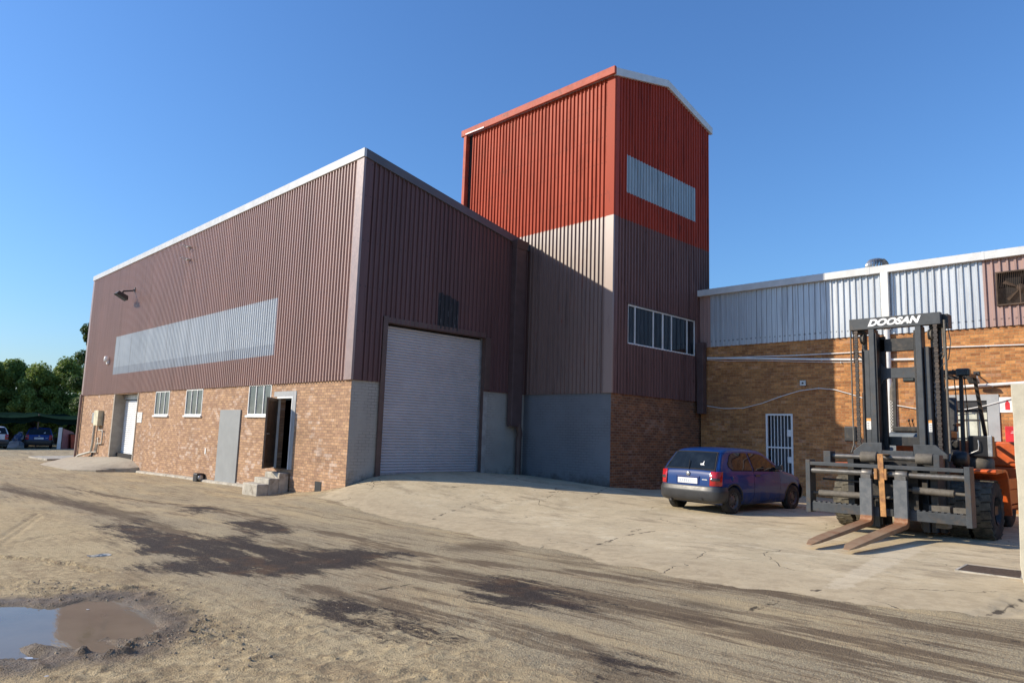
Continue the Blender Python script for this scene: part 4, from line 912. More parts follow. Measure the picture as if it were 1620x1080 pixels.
# drain grate set in the apron
c4 = [G(1530,896), G(1619,906), G(1617,918), G(1512,905)]
t_ = thing('drain_cover', 'rectangular rusty drain cover set in the concrete apron at the right', 'drain cover', (c4[0][0], c4[0][1], Hs(*c4[0])+.03))
z_ = .0; o = Vector((c4[0][0], c4[0][1], 0)); cs = [Vector((c[0], c[1], 0))-o for c in c4]
q = MB()
q.hexa([cs[0]+Vector((0,0,-.05)),cs[1]+Vector((0,0,-.05)),cs[2]+Vector((0,0,-.05)),cs[3]+Vector((0,0,-.05)),cs[0]+Vector((0,0,.006)),cs[1]+Vector((0,0,.006)),cs[2]+Vector((0,0,.006)),cs[3]+Vector((0,0,.006))])
q.build('plate', plain('rusty_grate', (.10,.068,.045), .8, .2, var=.4, sc=20), t_)
q = MB()
for a_, b_ in ((0,1),(1,2),(2,3),(3,0)): q.beam(cs[a_]+Vector((0,0,-.02)), cs[b_]+Vector((0,0,-.02)), .03, .06)
q.build('rim', M_conc, t_)

# ================================================================== cars
M_tyre = plain('tyre_rubber', (.028,.027,.026), .85, var=.3, sc=12, spec=.3, grime=(.09,.08,.065), gsc=5)
M_bump = plain('dark_grey_plastic', (.032,.033,.036), .42, var=.15)
M_steel = plain('dark_wheel_steel', (.09,.09,.095), .45, .5, var=.3)
M_carglass = glass_mat('car_glass', (.008,.011,.014), .02); M_carglass.node_tree.nodes['Principled BSDF'].inputs['Specular IOR Level'].default_value = .32
M_gap = plain('panel_gap', (.006,.006,.008), .8)
def carpaint(name, col, coat=.4):
    t = NT(name); P = t.pos(True)
    c = t.mix(t.sstep(t.noise(P, 2, 4), .3, .7), tuple(q*.9 for q in col)+(1,), tuple(col)+(1,))
    z = t.xyz(P)[2]
    c = t.mix(t.math('MULTIPLY', t.math('MULTIPLY', t.sstep(z, .55, .2), t.sstep(t.noise(P, 6, 5), .4, .7)), .5), c, (.16,.13,.10,1))
    t.b.inputs['Coat Weight'].default_value = coat; t.b.inputs['Coat Roughness'].default_value = .02
    return t.out(c, .35, .0, None, .12)
def interp(xs, ys): return lambda x: float(np.interp(x, xs, ys))
ZTc = ([-.585,-.575,-.56,-.53,-.48,-.40,-.30,-.22,-.14,-.02,.2,.6,1.0,1.25,1.40,1.6,1.8,2.0,2.08,2.25,2.5,2.75,2.9,2.98,3.03,3.05],
       [.50,.70,.82,.91,.97,1.08,1.22,1.315,1.36,1.39,1.412,1.42,1.41,1.385,1.345,1.22,1.09,.965,.935,.905,.865,.80,.73,.65,.56,.50])
WCc = ([-.585,-.57,-.54,-.48,-.40,-.25,0,.5,1.2,2.0,2.5,2.75,2.9,2.98,3.03,3.05],[.60,.66,.71,.745,.768,.788,.80,.805,.805,.80,.79,.765,.71,.64,.55,.48])
GZc = ([.18,.28,.45,.65,.85,.94,1.05,1.2,1.33,1.42],[.90,.955,.99,1.0,.985,.965,.90,.815,.735,.68])
zt_ = interp(*ZTc); wc_ = interp(*WCc); gz_ = interp(*GZc)
def ybody(x, z): return wc_(x)*gz_(z)
def xrear(z): return float(np.interp(z, ZTc[1][:11], ZTc[0][:11]))
def ring(x, off=0):
    zb = .19 if -.3 < x < 2.75 else .19+.10*min(1, (max(-.3-x, x-2.75))/.25); zt = zt_(x); r = min(.13, (zt-zb)*.3); pts = []
    n1, n2, n3 = 12, 5, 5
    for i in range(n1): z = zb+(zt-r-zb)*i/(n1-1); pts.append((wc_(x)*gz_(z), z))
    y0, z0 = pts[-1]; yt = y0-r*.9
    for i in range(1, n2+1): a = math.pi/2*i/n2; pts.append((yt+(y0-yt)*math.cos(a), z0+(r-.018)*math.sin(a)))
    for i in range(1, n3+1): f = i/n3; pts.append((yt*(1-f), zt-.018*(1-f)**2))
    return pts
def boolean_cut(o, cutters):
    me = None
    for c in cutters:
        m = o.modifiers.new('cut', 'BOOLEAN'); m.operation = 'DIFFERENCE'; m.object = c; m.solver = 'EXACT'
    dg = bpy.context.evaluated_depsgraph_get(); me = bpy.data.meshes.new_from_object(o.evaluated_get(dg)); o.modifiers.clear(); old = o.data; me.name = old.name; o.data = me
    for c in cutters: bpy.data.objects.remove(c, do_unlink=True)
def make_car(name, label, paint, loc, rz, scale, detail=True, group=None):
    root = thing(name, label, 'car', (0, 0, 0), 0, group or 'cars parked round the yard')
    xs = sorted(set(list(np.linspace(-.585,-.1,30))+list(np.linspace(-.1,2.7,46))+list(np.linspace(2.7,3.05,16))))
    q = MB(); V = []; 
    for x in xs:
        R1 = ring(x); full = [(y, z) for y, z in R1]+[(-y, z) for y, z in R1[-2::-1]]
        V += [(x, y, z) for y, z in full]
    n = len(full)
    F_ = [(i*n+k, i*n+(k+1) % n, (i+1)*n+(k+1) % n, (i+1)*n+k) for i in range(len(xs)-1) for k in range(n)]
    q.add(V, F_, 0, True); q.add(V[:n], [tuple(range(n))[::-1]]); q.add(V[-n:], [tuple(range(n))])
    b = bmesh.new(); me = bpy.data.meshes.new('body'); me.from_pydata(q.v, [], q.f); b.from_mesh(me); bmesh.ops.remove_doubles(b, verts=b.verts, dist=1e-5); bmesh.ops.recalc_face_normals(b, faces=b.faces)
    for f in b.faces: f.smooth = True
    b.to_mesh(me); b.free(); body = link_mesh('body', me, paint, root)
    cut = []
    for xw in (0, 2.443):
        for s in (-1, 1):
            c = MB(); c.lathe([(0,-.2),(.335,-.2),(.335,.2),(0,.2)], (xw, s*.72, .29), 'y', 40, smooth=False); cut.append(c.build('cutter', M_gap))
    bpy.context.view_layer.update(); boolean_cut(body, cut)
    # wheels
    for k, (xw, s) in enumerate(((0,-1),(0,1),(2.443,-1),(2.443,1))):
        w = MB(); w.lathe([(.17,-.07),(.19,-.083),(.26,-.086),(.278,-.08),(.29,-.066),(.292,0),(.29,.066),(.278,.08),(.26,.086),(.19,.083),(.17,.07)], (xw, s*.70, .292), 'y', 40)
        wo = w.build('wheel', M_tyre, root)
        r = MB(); o_ = s*.70
        r.lathe([(.178,s*.078),(.172,s*.082),(.165,s*.070),(.150,s*.045),(.095,s*.040),(.07,s*.060),(.045,s*.066),(.0,s*.066)], (xw, o_, .292), 'y', 32)
        ro = r.build('rim', M_steel, wo)
        if detail:
            d = MB()
            for j in range(8):
                a = 2*math.pi*j/8; d.lathe([(0,0),(.018,0),(.018,.004*s),(0,.004*s)], (xw+.122*math.cos(a), o_+s*.0435, .292+.122*math.sin(a)), 'y', 8)
            d.build('rim_hole', M_gap, ro)
            tr_ = MB()
            for j in range(48):
                a = 2*math.pi*j/48
                for yy in (-.045, 0, .045): 
                    c_, s_ = math.cos(a+yy*1.5), math.sin(a+yy*1.5); px_, pz_ = xw+.2925*c_, .292+.2925*s_
                    tr_.beam((px_-.0, o_+yy-.016, pz_), (px_+.0, o_+yy+.016, pz_), .009, .004, (c_, 0, s_))
            tr_.build('tread', M_gap, wo)
    u = MB(); u.box((-.35,-.52,.2),(2.75,.52,.34)); u.box((-.05,-.6,.26),(.05,.6,.32)); u.box((2.40,-.6,.26),(2.48,.6,.32)); u.build('underbody', M_gap, root)
    # arch linings and black trims
    for xw in (0, 2.443):
        for s in (-1, 1):
            a = MB(); V = []
            for i in range(19):
                t_ = math.pi*(i/18)*1.06-.03*math.pi
                x_, z_ = xw+.335*math.cos(t_), .29+.335*math.sin(t_); x2, z2 = xw+.362*math.cos(t_), .29+.362*math.sin(t_)
                yo = ybody(x_, max(z_,.2))+.012
                V += [(x_, s*(yo-.06), z_), (x_, s*yo, z_), (x2, s*(ybody(x2, max(z2,.2))+.002), z2)]
            a.add(V, [(3*i, 3*i+1, 3*i+4, 3*i+3) for i in range(18)]+[(3*i+1, 3*i+2, 3*i+5, 3*i+4) for i in range(18)], 0, True); a.build('arch_trim', M_bump, root)
    # bumpers
    def bumper(name, rear):
        b_ = MB(); sg = -1 if rear else 1
        prof = [(.235,-.09),(.26,-.02),(.30,.012),(.36,.028),(.46,.034),(.52,.034),(.535,.018),(.56,.018),(.585,-.002)]
        path = []
        if rear: base = [(-.28,.800),(-.36,.796),(-.44,.785),(-.51,.755),(-.555,.70),(-.585,.62),(-.60,.45),(-.612,.22),(-.615,0)]
        else: base = [(2.80,.775),(2.87,.76),(2.94,.72),(3.00,.65),(3.04,.55),(3.065,.4),(3.085,.2),(3.09,0)]
        path = base+[(x, -y) for x, y in base[-2::-1]]
        V = []
        for i, (x, y) in enumerate(path):
            a_, c_ = path[max(0, i-1)], path[min(len(path)-1, i+1)]; tx, ty = c_[0]-a_[0], c_[1]-a_[1]; l_ = math.hypot(tx, ty); nx_, ny_ = -ty/l_, tx/l_
            if nx_*sg < 0 and abs(ty) > abs(tx) or (abs(tx) >= abs(ty) and ny_*y < 0): nx_, ny_ = -nx_, -ny_
            for z, o in prof: V.append((x+nx_*o, y+ny_*o, z))
        m = len(prof); b_.add(V, [(i*m+k, i*m+k+1, (i+1)*m+k+1, (i+1)*m+k) for i in range(len(path)-1) for k in range(m-1)], 0, True)
        return b_.build(name, M_bump, root)
    rb_ = bumper('rear_bumper', True); bumper('front_bumper', False)
    # glass
    def side_patch(xa, xb, lo, hi, off, s, n=16, m=6):
        V = []
        for i in range(n+1):
            x = xa+(xb-xa)*i/n; z0, z1 = lo(x), hi(x)
            for j in range(m+1): z = z0+(z1-z0)*j/m; V.append((x, s*(ybody(x, z)+off), z))
        return V, [(i*(m+1)+j, i*(m+1)+j+1, (i+1)*(m+1)+j+1, (i+1)*(m+1)+j) for i in range(n) for j in range(m)]
    q1 = (-.12,.72, interp([-.12,-.05,.72],[1.02,.945,.935]), interp([-.12,.0,.12,.3,.72],[1.06,1.20,1.285,1.325,1.338]))
    q2 = (.80,1.80, interp([.80,1.80],[.932,.915]), interp([.80,1.1,1.25,1.4,1.6,1.8],[1.338,1.328,1.30,1.235,1.095,.945]))
    for s in (-1, 1):
        for (xa, xb, lo, hi) in (q1, q2):
            g = MB(); V, F2 = side_patch(xa-.02, xb+.02, lambda x: lo(x)-.018, lambda x: hi(x)+.018, .004, s); g.add(V, F2, 0, True); fo = g.build('side_window', M_gap, root)
            g = MB(); V, F2 = side_patch(xa, xb, lo, hi, .008, s); g.add(V, F2, 0, True); g.build('pane', M_carglass, fo)
    def rear_patch(z0, z1, wf, off, n=14, m=8):
        V = []
        for j in range(m+1):
            z = z0+(z1-z0)*j/m; w = wf(z); x = xrear(z)
            dz = .02; tx = xrear(z+dz)-xrear(z-dz); l_ = math.hypot(tx, 2*dz); nx_, nz_ = -2*dz/l_, tx/l_
            for i in range(n+1):
                y = -w+2*w*i/n; bulge = -.018*(abs(y)/.7)**2*0; V.append((x+nx_*off, y, z+nz_*off-.018*(1-(1-abs(y)/.78))**2*.8))
        return V, [(j*(n+1)+i, j*(n+1)+i+1, (j+1)*(n+1)+i+1, (j+1)*(n+1)+i) for j in range(m) for i in range(n)]
    g = MB(); V, F2 = rear_patch(.925, 1.325, lambda z: .665-.30*(z-.925)+.0, .007); g.add(V, F2, 0, True); fo = g.build('rear_window', M_gap, root)
    g = MB(); V, F2 = rear_patch(.95, 1.30, lambda z: .63-.31*(z-.95), .013); g.add(V, F2, 0, True); g.build('pane', M_carglass, fo)
    if detail:
        wp = MB(); p0 = xrear(.935)
        wp.tube([(xrear(.93)-.03,0,.93),(xrear(1.12)-.045,.06,1.13)], .008, 6); wp.build('wiper', M_gap, fo)
        st = MB(); cx_, cz_ = xrear(1.02)-.0235, 1.02
        st.prism([(-.36,.0),(-.26,.0),(-.235,.03),(-.30,.04),(-.31,.085),(-.325,.085),(-.325,.02)], 0, 1, 'x')
        st.v = [(xrear(1.02+v[2]*.9)-.022+(.002 if v[0] > .5 else 0), v[1], 1.03+v[2]) for v in st.v]; st.build('sticker', M_white, fo)
    # windscreen
    g = MB(); V = []
    for j in range(9):
        x = 1.42+(1.98-1.42)*j/8; w = ybody(x, min(zt_(x)-.03, 1.33))-.075
        for i in range(11): y = -w+2*w*i/10; V.append((x+.006, y, zt_(x)-.018*(abs(y)/max(w+.07,.1))**2+.006))
    g.add(V, [(j*11+i, j*11+i+1, (j+1)*11+i+1, (j+1)*11+i) for j in range(8) for i in range(10)], 0, True); g.build('windscreen', M_carglass, root)
    # tail lights
    M_tl = NTtail; 
    for s in (-1, 1):
        def lamp(z0, z1, mat, nm, par, off=.016, ylo=.575, xr=.17):
            V = []; zs = [z0, z0+.012, (z0+z1)/2, z1-.012, z1]; m = None
            for zi, z in enumerate(zs):
                o = off if 0 < zi < 4 else off*.4; xr0 = xrear(z); row = [(xr0-o, ylo), (xr0-o, ylo+.05)]
                for d in (.012,.03,.055,.09,.13,xr): row.append((xr0+d-o*(1-d/xr)*.8, wc_(xr0+d)*gz_(z)+o*(1 if d < xr else .3)))
                m = len(row); V += [(x, s*y, z) for x, y in row]
            g = MB(); g.add(V, [(i*m+k, i*m+k+1, (i+1)*m+k+1, (i+1)*m+k) for i in range(4) for k in range(m-1)], 0, True); return g.build(nm, mat, par)
        tl = lamp(.60, .905, M_tl, 'tail_light', root); lamp(.70, .775, M_smoke, 'lens', tl, .021, .60, .13)
    for s in (-1, 1):
        g = MB(); V = []
        hd = MB(); hd.hexa([(2.93,s*.45,.62),(2.99,s*.45,.60),(2.90,s*.72,.62),(2.86,s*.70,.62),(2.88,s*.45,.76),(2.93,s*.45,.745),(2.86,s*.725,.74),(2.8,s*.70,.75)]); hd.build('headlight', M_glassA, root, bevel=.01)
    if detail:
        # mirrors
        for s in (-1, 1):
            g = MB(); g.hexa([(1.66,s*.775,.955),(1.76,s*.775,.955),(1.78,s*.93,.94),(1.70,s*.94,.94),(1.66,s*.775,1.03),(1.73,s*.775,1.04),(1.76,s*.92,1.06),(1.69,s*.93,1.06)]); g.build('side_mirror', M_bump, root, bevel=.015)
        # shut lines, handle, side moulding
        for s in (-1, 1):
            g = MB()
            def seam(pts): g.tube([(x, s*(ybody(x, z)-.001), z) for x, z in pts], .0045, 6)
            seam([(.775,.24+.06*k) for k in range(12)]+[(.775,.935)]); seam([(1.86,.30),(1.87,.5),(1.87,.7),(1.84,.90)]); seam([(.775,.235),(1.2,.235),(1.86,.30)])
            seam([(-.24,.60),(-.24,.80)]) if False else None
            g.build('door_gap', M_gap, root)
            g = MB(); g.box((.82, s*(ybody(.9,.84)-.002), .80),(1.0, s*(ybody(.9,.84)+.022), .835)); g.build('door_handle', M_bump, root, bevel=.006)
            g = MB(); V = []
        g = MB(); V = []
        for s in (-1,): g.lathe([(0,-.003),(.055,-.003),(.055,.003),(0,.003)], (-.05, s*(ybody(-.05,.76)+.0), .76), 'y', 20); 
        g.build('fuel_flap', paint, root)
        # hatch shut line
        g = MB(); P1 = [(xrear(z)-.004, .565 if z < .9 else .665-.30*(z-.925)+.02, z) for z in (.60,.70,.80,.90,.95,1.1,1.25,1.33)]
        g.tube(P1, .0045, 6); g.tube([(x,-y,z) for x, y, z in P1], .0045, 6); g.build('hatch_gap', M_gap, root)
        # plate, recess, badge, lettering
        xp = xrear(.70)
        g = MB(); g.box((xp-.006,-.31,.60),(xp+.02,.31,.79)); rc = g.build('plate_recess', paint_dark, root, bevel=.02)
        g = MB(); g.box((xp-.018,-.26,.625),(xp-.006,.26,.745)); pl = g.build('number_plate', plain('plate_white', (.72,.74,.78), .4), root, bevel=.004)
        g = MB()
        for i in range(8): g.box((xp-.0195,-.21+i*.054,.655),(xp-.0182,-.178+i*.054,.715))
        g.build('blurred_characters', plain('plate_faded', (.50,.54,.62), .5), pl)
        g = MB(); g.lathe([(0,-.02),(.045,-.018),(.05,-.01),(.05,.01),(0,.01)], (xrear(.835)-.005,0,.835), 'x', 20); g.build('badge', M_galv, root)
        g = MB()
        for i in range(5): g.box((xrear(.73)-.006,-.50+i*.027,.715),(xrear(.73)-.001,-.482+i*.027,.735))
        g.build('model_lettering', M_white, root)
        g = MB(); g.box((-.655,-.42,.30),(-.645,-.36,.335)); g.build('tow_cover', M_gap, rb_)
        g = MB(); g.tube([(-.2,.45,.24),(-.60,.45,.235)], .022, 10); g.build('exhaust_pipe', M_steel, root)
        g = MB(); g.tube([(.05,-.45,1.418),(-.05,-.5,1.6)], .004, 6) if False else None
    root.location = loc; root.rotation_euler = (0, 0, rz); root.scale = (scale,)*3
    return root
NTtail = plain('tail_lamp_red', (.42,.012,.016), .12, var=.2, spec=.8); M_smoke = plain('smoked_lens', (.07,.045,.045), .12, spec=.8)
paint_dark = carpaint('dark_blue_paint', (.012,.03,.13)); M_blue = carpaint('blue_car_paint', (.006,.038,.165))
cx_, cy_ = 5.0, -8.31
make_car('parked_car', 'blue hatchback with grey bumpers parked in front of the tower and barred gate', M_blue, (cx_, cy_, Hs(cx_, cy_)+.0), R_(-5.45), 1.095)

# ================================================================== the forklift (local x forward, y to its left, z up)
M_fg = plain('grey_mast_paint', (.040,.046,.053), .5, var=.3, sc=5, grime=(.06,.05,.042), gsc=4, bump=.15)
M_fd = plain('black_greasy_steel', (.020,.019,.019), .5, var=.5, sc=8, grime=(.06,.048,.036), gsc=6)
M_fb = plain('brown_black_channel', (.045,.035,.03), .55, var=.4, sc=6, grime=(.10,.065,.04), gsc=3)
M_or = plain('orange_body_paint', (.60,.11,.022), .4, var=.15, sc=3, grime=(.30,.07,.03), gsc=2)
M_sh = plain('worn_shaft_steel', (.13,.125,.12), .42, .4, var=.3, sc=10, grime=(.10,.08,.06), gsc=5)
M_cyl = plain('dusty_cylinder', (.12,.105,.085), .75, var=.3, sc=10)
M_strap = plain('rusty_orange_strap', (.42,.21,.075), .8, var=.4, sc=8, grime=(.22,.10,.05), gsc=7)
M_seat = plain('black_seat_vinyl', (.018,.018,.02), .32, var=.2)
M_amber = plain('amber_sticker', (.75,.33,.08), .5); M_sand = plain('dusty_tread', (.12,.105,.075), .9, var=.4, sc=9, bump=.5, bsc=40, grime=(.04,.036,.03), gsc=5)
t = NT('fork_steel'); P_ = t.pos(True); x_, y_, z_ = t.xyz(P_)
fade = t.math('ADD', t.sstep(z_, .50, .30), t.math('MULTIPLY', t.math('SUBTRACT', t.noise(P_, 12, 6, .7), .5), .8))
c_ = t.mix(t.sstep(fade, .35, .6), t.mix(t.sstep(t.noise(P_, 9, 5), .3, .7), (.085,.095,.105,1), (.14,.145,.15,1)), t.mix(t.sstep(t.noise(P_, 16, 5, .7), .35, .7), (.24,.10,.045,1), (.30,.17,.09,1)))
dust = t.math('MULTIPLY', t.sstep(x_, 1.95, 3.0), t.sstep(t.noise(P_, 3, 4), .2, .6)); c_ = t.mix(t.math('MULTIPLY', dust, .65), c_, (.36,.26,.16,1))
M_fork = t.out(c_, .62, .15, t.bump(t.noise(P_, 50, 4), .3, .004), .4)
FK = (5.304, -12.93); fg0 = -.10
fk = thing('forklift', 'large orange and grey forklift with a tall mast and two long rusty forks', 'forklift', (FK[0], FK[1], fg0), math.pi)
OF = (0, 0, .10)
def fpart(name, mat, parent=fk, bevel=.006):
    class _:
        pass
    m = MB(OF); return m
def FB(name, mat, boxes, parent=fk, bevel=.006):
    m = MB(OF)
    for a, b in boxes: m.box(a, b)
    return m.build(name, mat, parent, bevel=bevel)
# carriage rack
ca = FB('carriage', M_fg, [((1.45,-1.48,.25),(1.737,-1.39,1.285)), ((1.45,1.30,.24),(1.737,1.39,1.285)), ((1.55,-1.389,1.18),(1.735,1.299,1.25)),
   ((1.50,-1.389,.28),(1.70,-.12,.455)), ((1.50,.30,.27),(1.70,1.299,.45)), ((1.40,-.119,.30),(1.56,.299,.43)), ((1.25,-1.21,1.24),(1.50,-1.07,1.47)), ((1.25,.77,1.24),(1.50,.87,1.47))]+[((1.64,-1.36+i*.0985,.45),(1.698,-1.305+i*.0985,.478 if i < 14 else .472)) for i in range(27) if not -.20 < -1.36+i*.0985 < .29], bevel=.006)
for bb in (((1.30,.66,.455),(1.49,1.0,.56)), ((1.30,1.05,.455),(1.49,1.28,.55)), ((1.2,.75,.16),(1.45,.95,.269))): FB('mounting_block', M_cyl, [bb], ca)
m = MB(OF); m.tube([(1.38,-1.1,1.375),(1.38,.8,1.39)], .05, 18); m.build('upper_shaft', M_sh, ca)
for a, b in ((-.52,-.22),(.46,.75)): 
    m = MB(OF); m.lathe([(.05,0),(.098,0),(.105,.015),(.105,b-a-.015),(.098,b-a),(.05,b-a)], (1.38,a,1.385), 'y', 24); m.build('shaft_sleeve', M_cyl, ca)
m = MB(OF); m.tube([(1.66,-1.389,1.075),(1.66,1.299,1.085)], .056, 18); m.build('fork_shaft', M_sh, ca)
m = MB(OF); m.tube([(1.58,-1.27,.635),(1.58,-.35,.64)], .062, 18); m.tube([(1.58,-.35,.64),(1.58,.1,.64)], .028, 12); m.tube([(1.58,-1.389,.63),(1.58,-1.27,.635)], .03, 10); m.build('shift_cylinder', M_cyl, ca)
m = MB(OF); m.tube([(1.58,.44,.815),(1.58,1.10,.80)], .064, 18); m.tube([(1.58,1.10,.80),(1.58,1.299,.795)], .03, 12); m.tube([(1.58,.1,.82),(1.58,.44,.815)], .028, 12); m.build('shift_cylinder', M_cyl, ca)
m = MB(OF); m.hexa([(1.741,-.08,.30),(1.76,-.08,.30),(1.76,.02,.30),(1.741,.02,.30),(1.741,-.105,1.43),(1.76,-.105,1.43),(1.76,-.005,1.43),(1.741,-.005,1.43)]); m.box((1.34,-.105,1.43),(1.76,-.005,1.452)); m.box((1.742,-.16,.98),(1.80,-.106,1.18)); m.box((1.742,.0201,.98),(1.80,.06,1.18)); m.build('strap', M_strap, ca, bevel=.004)
m = MB(OF); m.tube([(1.45,-1.25,.92),(1.45,-.5,.90)], .014, 8); m.tube([(1.45,-1.25,.90),(1.45,-.5,.885)], .010, 8); m.build('hose', M_fd, ca)
# forks
for l0, l1, tl in ((-.42,-.205,-.04),(.175,.405,-.05)):
    f_ = MB(OF); w_ = l1-l0; 
    sec = [(1.742,1.0,.085),(1.742,.30,.09)]
    V = []
    pr = [(1.745,.985,1.82,.985),(1.745,.35,1.832,.35),(1.745,.24,1.835,.27),(1.77,.16,1.86,.225),(1.84,.125,1.92,.205),(2.2,.105,2.2,.185),(3.0,.055,3.0,.125),(3.8,.005,3.8,.06),(4.15,-.022,4.15,.022),(4.343,-.038,4.343,-.026)]
    for i, (bo, zo, bi, zi) in enumerate(pr):
        k = 0 if i < 8 else (.015 if i == 8 else .065); sh_ = tl*max(0, (bo-1.9)/2.45)
        V += [(bo,l0+k+sh_,zo),(bo,l1-k+sh_,zo),(bi,l1-k+sh_,zi),(bi,l0+k+sh_,zi)]
    f_.add(V, [(4*i+k, 4*i+(k+1) % 4, 4*i+4+(k+1) % 4, 4*i+4+k) for i in range(len(pr)-1) for k in range(4)]+[(0,1,2,3), tuple(4*(len(pr)-1)+k for k in range(4))])
    fo = f_.build('fork', M_fork, fk, bevel=.006)
    m = MB(OF); m.lathe([(.057,0),(.085,0),(.09,.01),(.09,w_-.03),(.085,w_-.02),(.057,w_-.02)], (1.66,l0+.01,1.08), 'y', 22); m.box((1.70,l0+.02,.96),(1.80,l1-.02,1.06)); m.build('fork_hub', M_sh, fo, bevel=.004)
# front plates behind the carriage
m = MB(OF); m.prism([(-.76,1.40),(-.22,1.40),(-.22,1.67),(-.56,1.66),(-.76,1.49)], 1.08, 1.12, 'x'); m.prism([(.34,1.40),(.91,1.40),(.91,1.48),(.72,1.65),(.34,1.65)], 1.08, 1.12, 'x'); m.box((1.06,-.219,1.40),(1.12,.339,1.52)); m.build('front_plate', M_fg, fk, bevel=.006)
FB('carriage_frame', M_fd, [((.88,-.78,.25),(1.40,-.66,1.42)), ((.88,.68,.25),(1.40,.80,1.42)), ((.95,-.66,.30),(1.1,.68,.55)), ((.95,-.66,1.1),(1.1,.68,1.39)), ((1.1,-.30,.3),(1.35,-.12,1.3)), ((1.1,.28,.3),(1.35,.46,1.3)), ((1.41,-.3,.60),(1.48,.3,.9))])
FB('hanger', M_fd, [((.90,-.34,1.401),(1.06,-.24,1.60))]); FB('hanger', M_fd, [((.90,.36,1.401),(1.06,.46,1.60))])
# mast
FB('inner_upright', M_fg, [((.60,-.485,.0),(.865,-.375,3.979))], bevel=.012); FB('inner_upright', M_fg, [((.60,.38,.0),(.865,.49,3.979))], bevel=.012)
iu = FB('channel_flange', M_fd, [((.52,-.374,.05),(.60,-.26,3.85)), ((.52,.27,.05),(.60,.379,3.85)), ((.62,-.374,.05),(.84,-.34,3.9)), ((.62,.345,.05),(.84,.379,3.9))])
FB('outer_upright', M_fg, [((.50,-.60,-.0),(.80,-.50,3.56))], bevel=.012); FB('outer_upright', M_fg, [((.50,.505,-.0),(.80,.60,3.56))], bevel=.012)
bu = FB('rear_channel', M_fb, [((.42,.615,.0),(.66,.70,3.60))], bevel=.008); FB('rear_channel', M_fb, [((.42,-.70,.0),(.66,-.615,3.60))], bevel=.008)
FB('top_crosshead', M_fg, [((.72,-.855,3.98),(.869,.835,4.215))], bevel=.008)
FB('crosshead_end', M_fd, [((.45,.60,3.93),(.719,.93,4.19)), ((.45,-.86,3.93),(.719,-.60,4.19)), ((.45,-.599,4.05),(.719,.599,4.12))])
FB('cross_member', M_fd, [((.54,-.37,3.53),(.60,.375,3.79))])
m = MB(OF); m.prism([(-.37,2.80),(-.30,2.93),(-.22,2.975),(.25,2.975),(.33,2.93),(.375,2.80),(.375,3.33),(.33,3.23),(.25,3.185),(-.22,3.185),(-.30,3.23),(-.37,3.33)], .56, .63, 'x'); m.build('cross_member', M_fg, fk, bevel=.004)
FB('cross_member', M_fd, [((.45,-.49,.25),(.50,.50,.6)), ((.45,-.49,1.62),(.50,.50,1.80))])
m = MB(OF)
for l_ in (-.70,.72):
    m.tube([(.50,l_,.1),(.50,l_,2.7)], .065, 16); m.tube([(.50,l_,2.7),(.50,l_,4.0)], .04, 12)
m.build('lift_cylinder', M_fd, fk)
for l_ in (-.64, .62):
    m = MB(OF); m.lathe([(0,-.035),(.10,-.035),(.10,-.02),(.08,-.015),(.08,.015),(.10,.02),(.10,.035),(0,.035)], (.72,l_,3.80), 'y', 20); m.box((.62,l_-.02,3.55),(.68,l_+.05,3.95)); m.build('chain_pulley', M_cyl, fk)
for l_ in (-.735, .735):
    m = MB(OF); z_ = 1.62 if l_ < 0 else 1.55; i = 0; x_ = .84
    while z_ < 3.96:
        w_ = .036 if i % 2 == 0 else .026; m.box((x_-.018, l_-w_, z_-.012), (x_+.018, l_+w_, z_+.044)); m.tube([(x_, l_-w_-.006, z_), (x_, l_+w_+.006, z_)], .009, 6); z_ += .05; i += 1
    m.build('lift_chain', M_fb, fk)
m = MB(OF); m.tube([(.86,-.835,4.0),(.86,-.84,2.5),(.86,-.835,1.62),(1.1,-.80,1.45)], .016, 8); m.tube([(.80,-.80,4.0),(.80,-.80,3.3)], .012, 8); m.build('hose', M_cyl, fk)
m = MB(OF); m.tube([(.86,.90,4.05),(.86,.895,2.5),(.87,.90,1.5),(1.0,.9,1.35)], .022, 8); m.tube([(.80,.93,4.0),(.82,.98,3.62),(.80,.93,3.3),(.78,.75,3.1)], .010, 8); m.tube([(.80,.85,3.9),(.80,.86,3.4),(.80,.82,3.3)], .016, 8); m.build('hose', M_cyl, fk)
m = MB(OF); m.beam((.60,.60,3.30),(.60,.86,3.52),.03,.03); m.beam((.60,-.60,3.30),(.60,-.80,3.5),.03,.03); m.build('hose_bracket', M_fd, fk)
for l_, z_ in ((-.575, 1.93), (.56, 1.90)):
    s_ = MB(OF); s_.box((.801,l_-.025 if l_ > 0 else l_-.02,z_),(.8035,l_+.035 if l_ > 0 else l_+.065,z_+.17)); so = s_.build('warning_sticker', M_white, fk)
    s_ = MB(OF); s_.box((.8036,l_-.025 if l_ > 0 else l_-.02,z_+.17),(.8045,l_+.035 if l_ > 0 else l_+.065,z_+.225)); s_.build('sticker_header', M_amber, so)
    s_ = MB(OF)
    for k in range(4): s_.box((.8036,l_-.01,z_+.02+k*.035),(.8042,l_+.03,z_+.032+k*.035))
    s_.build('sticker_lines', M_cyl, so)
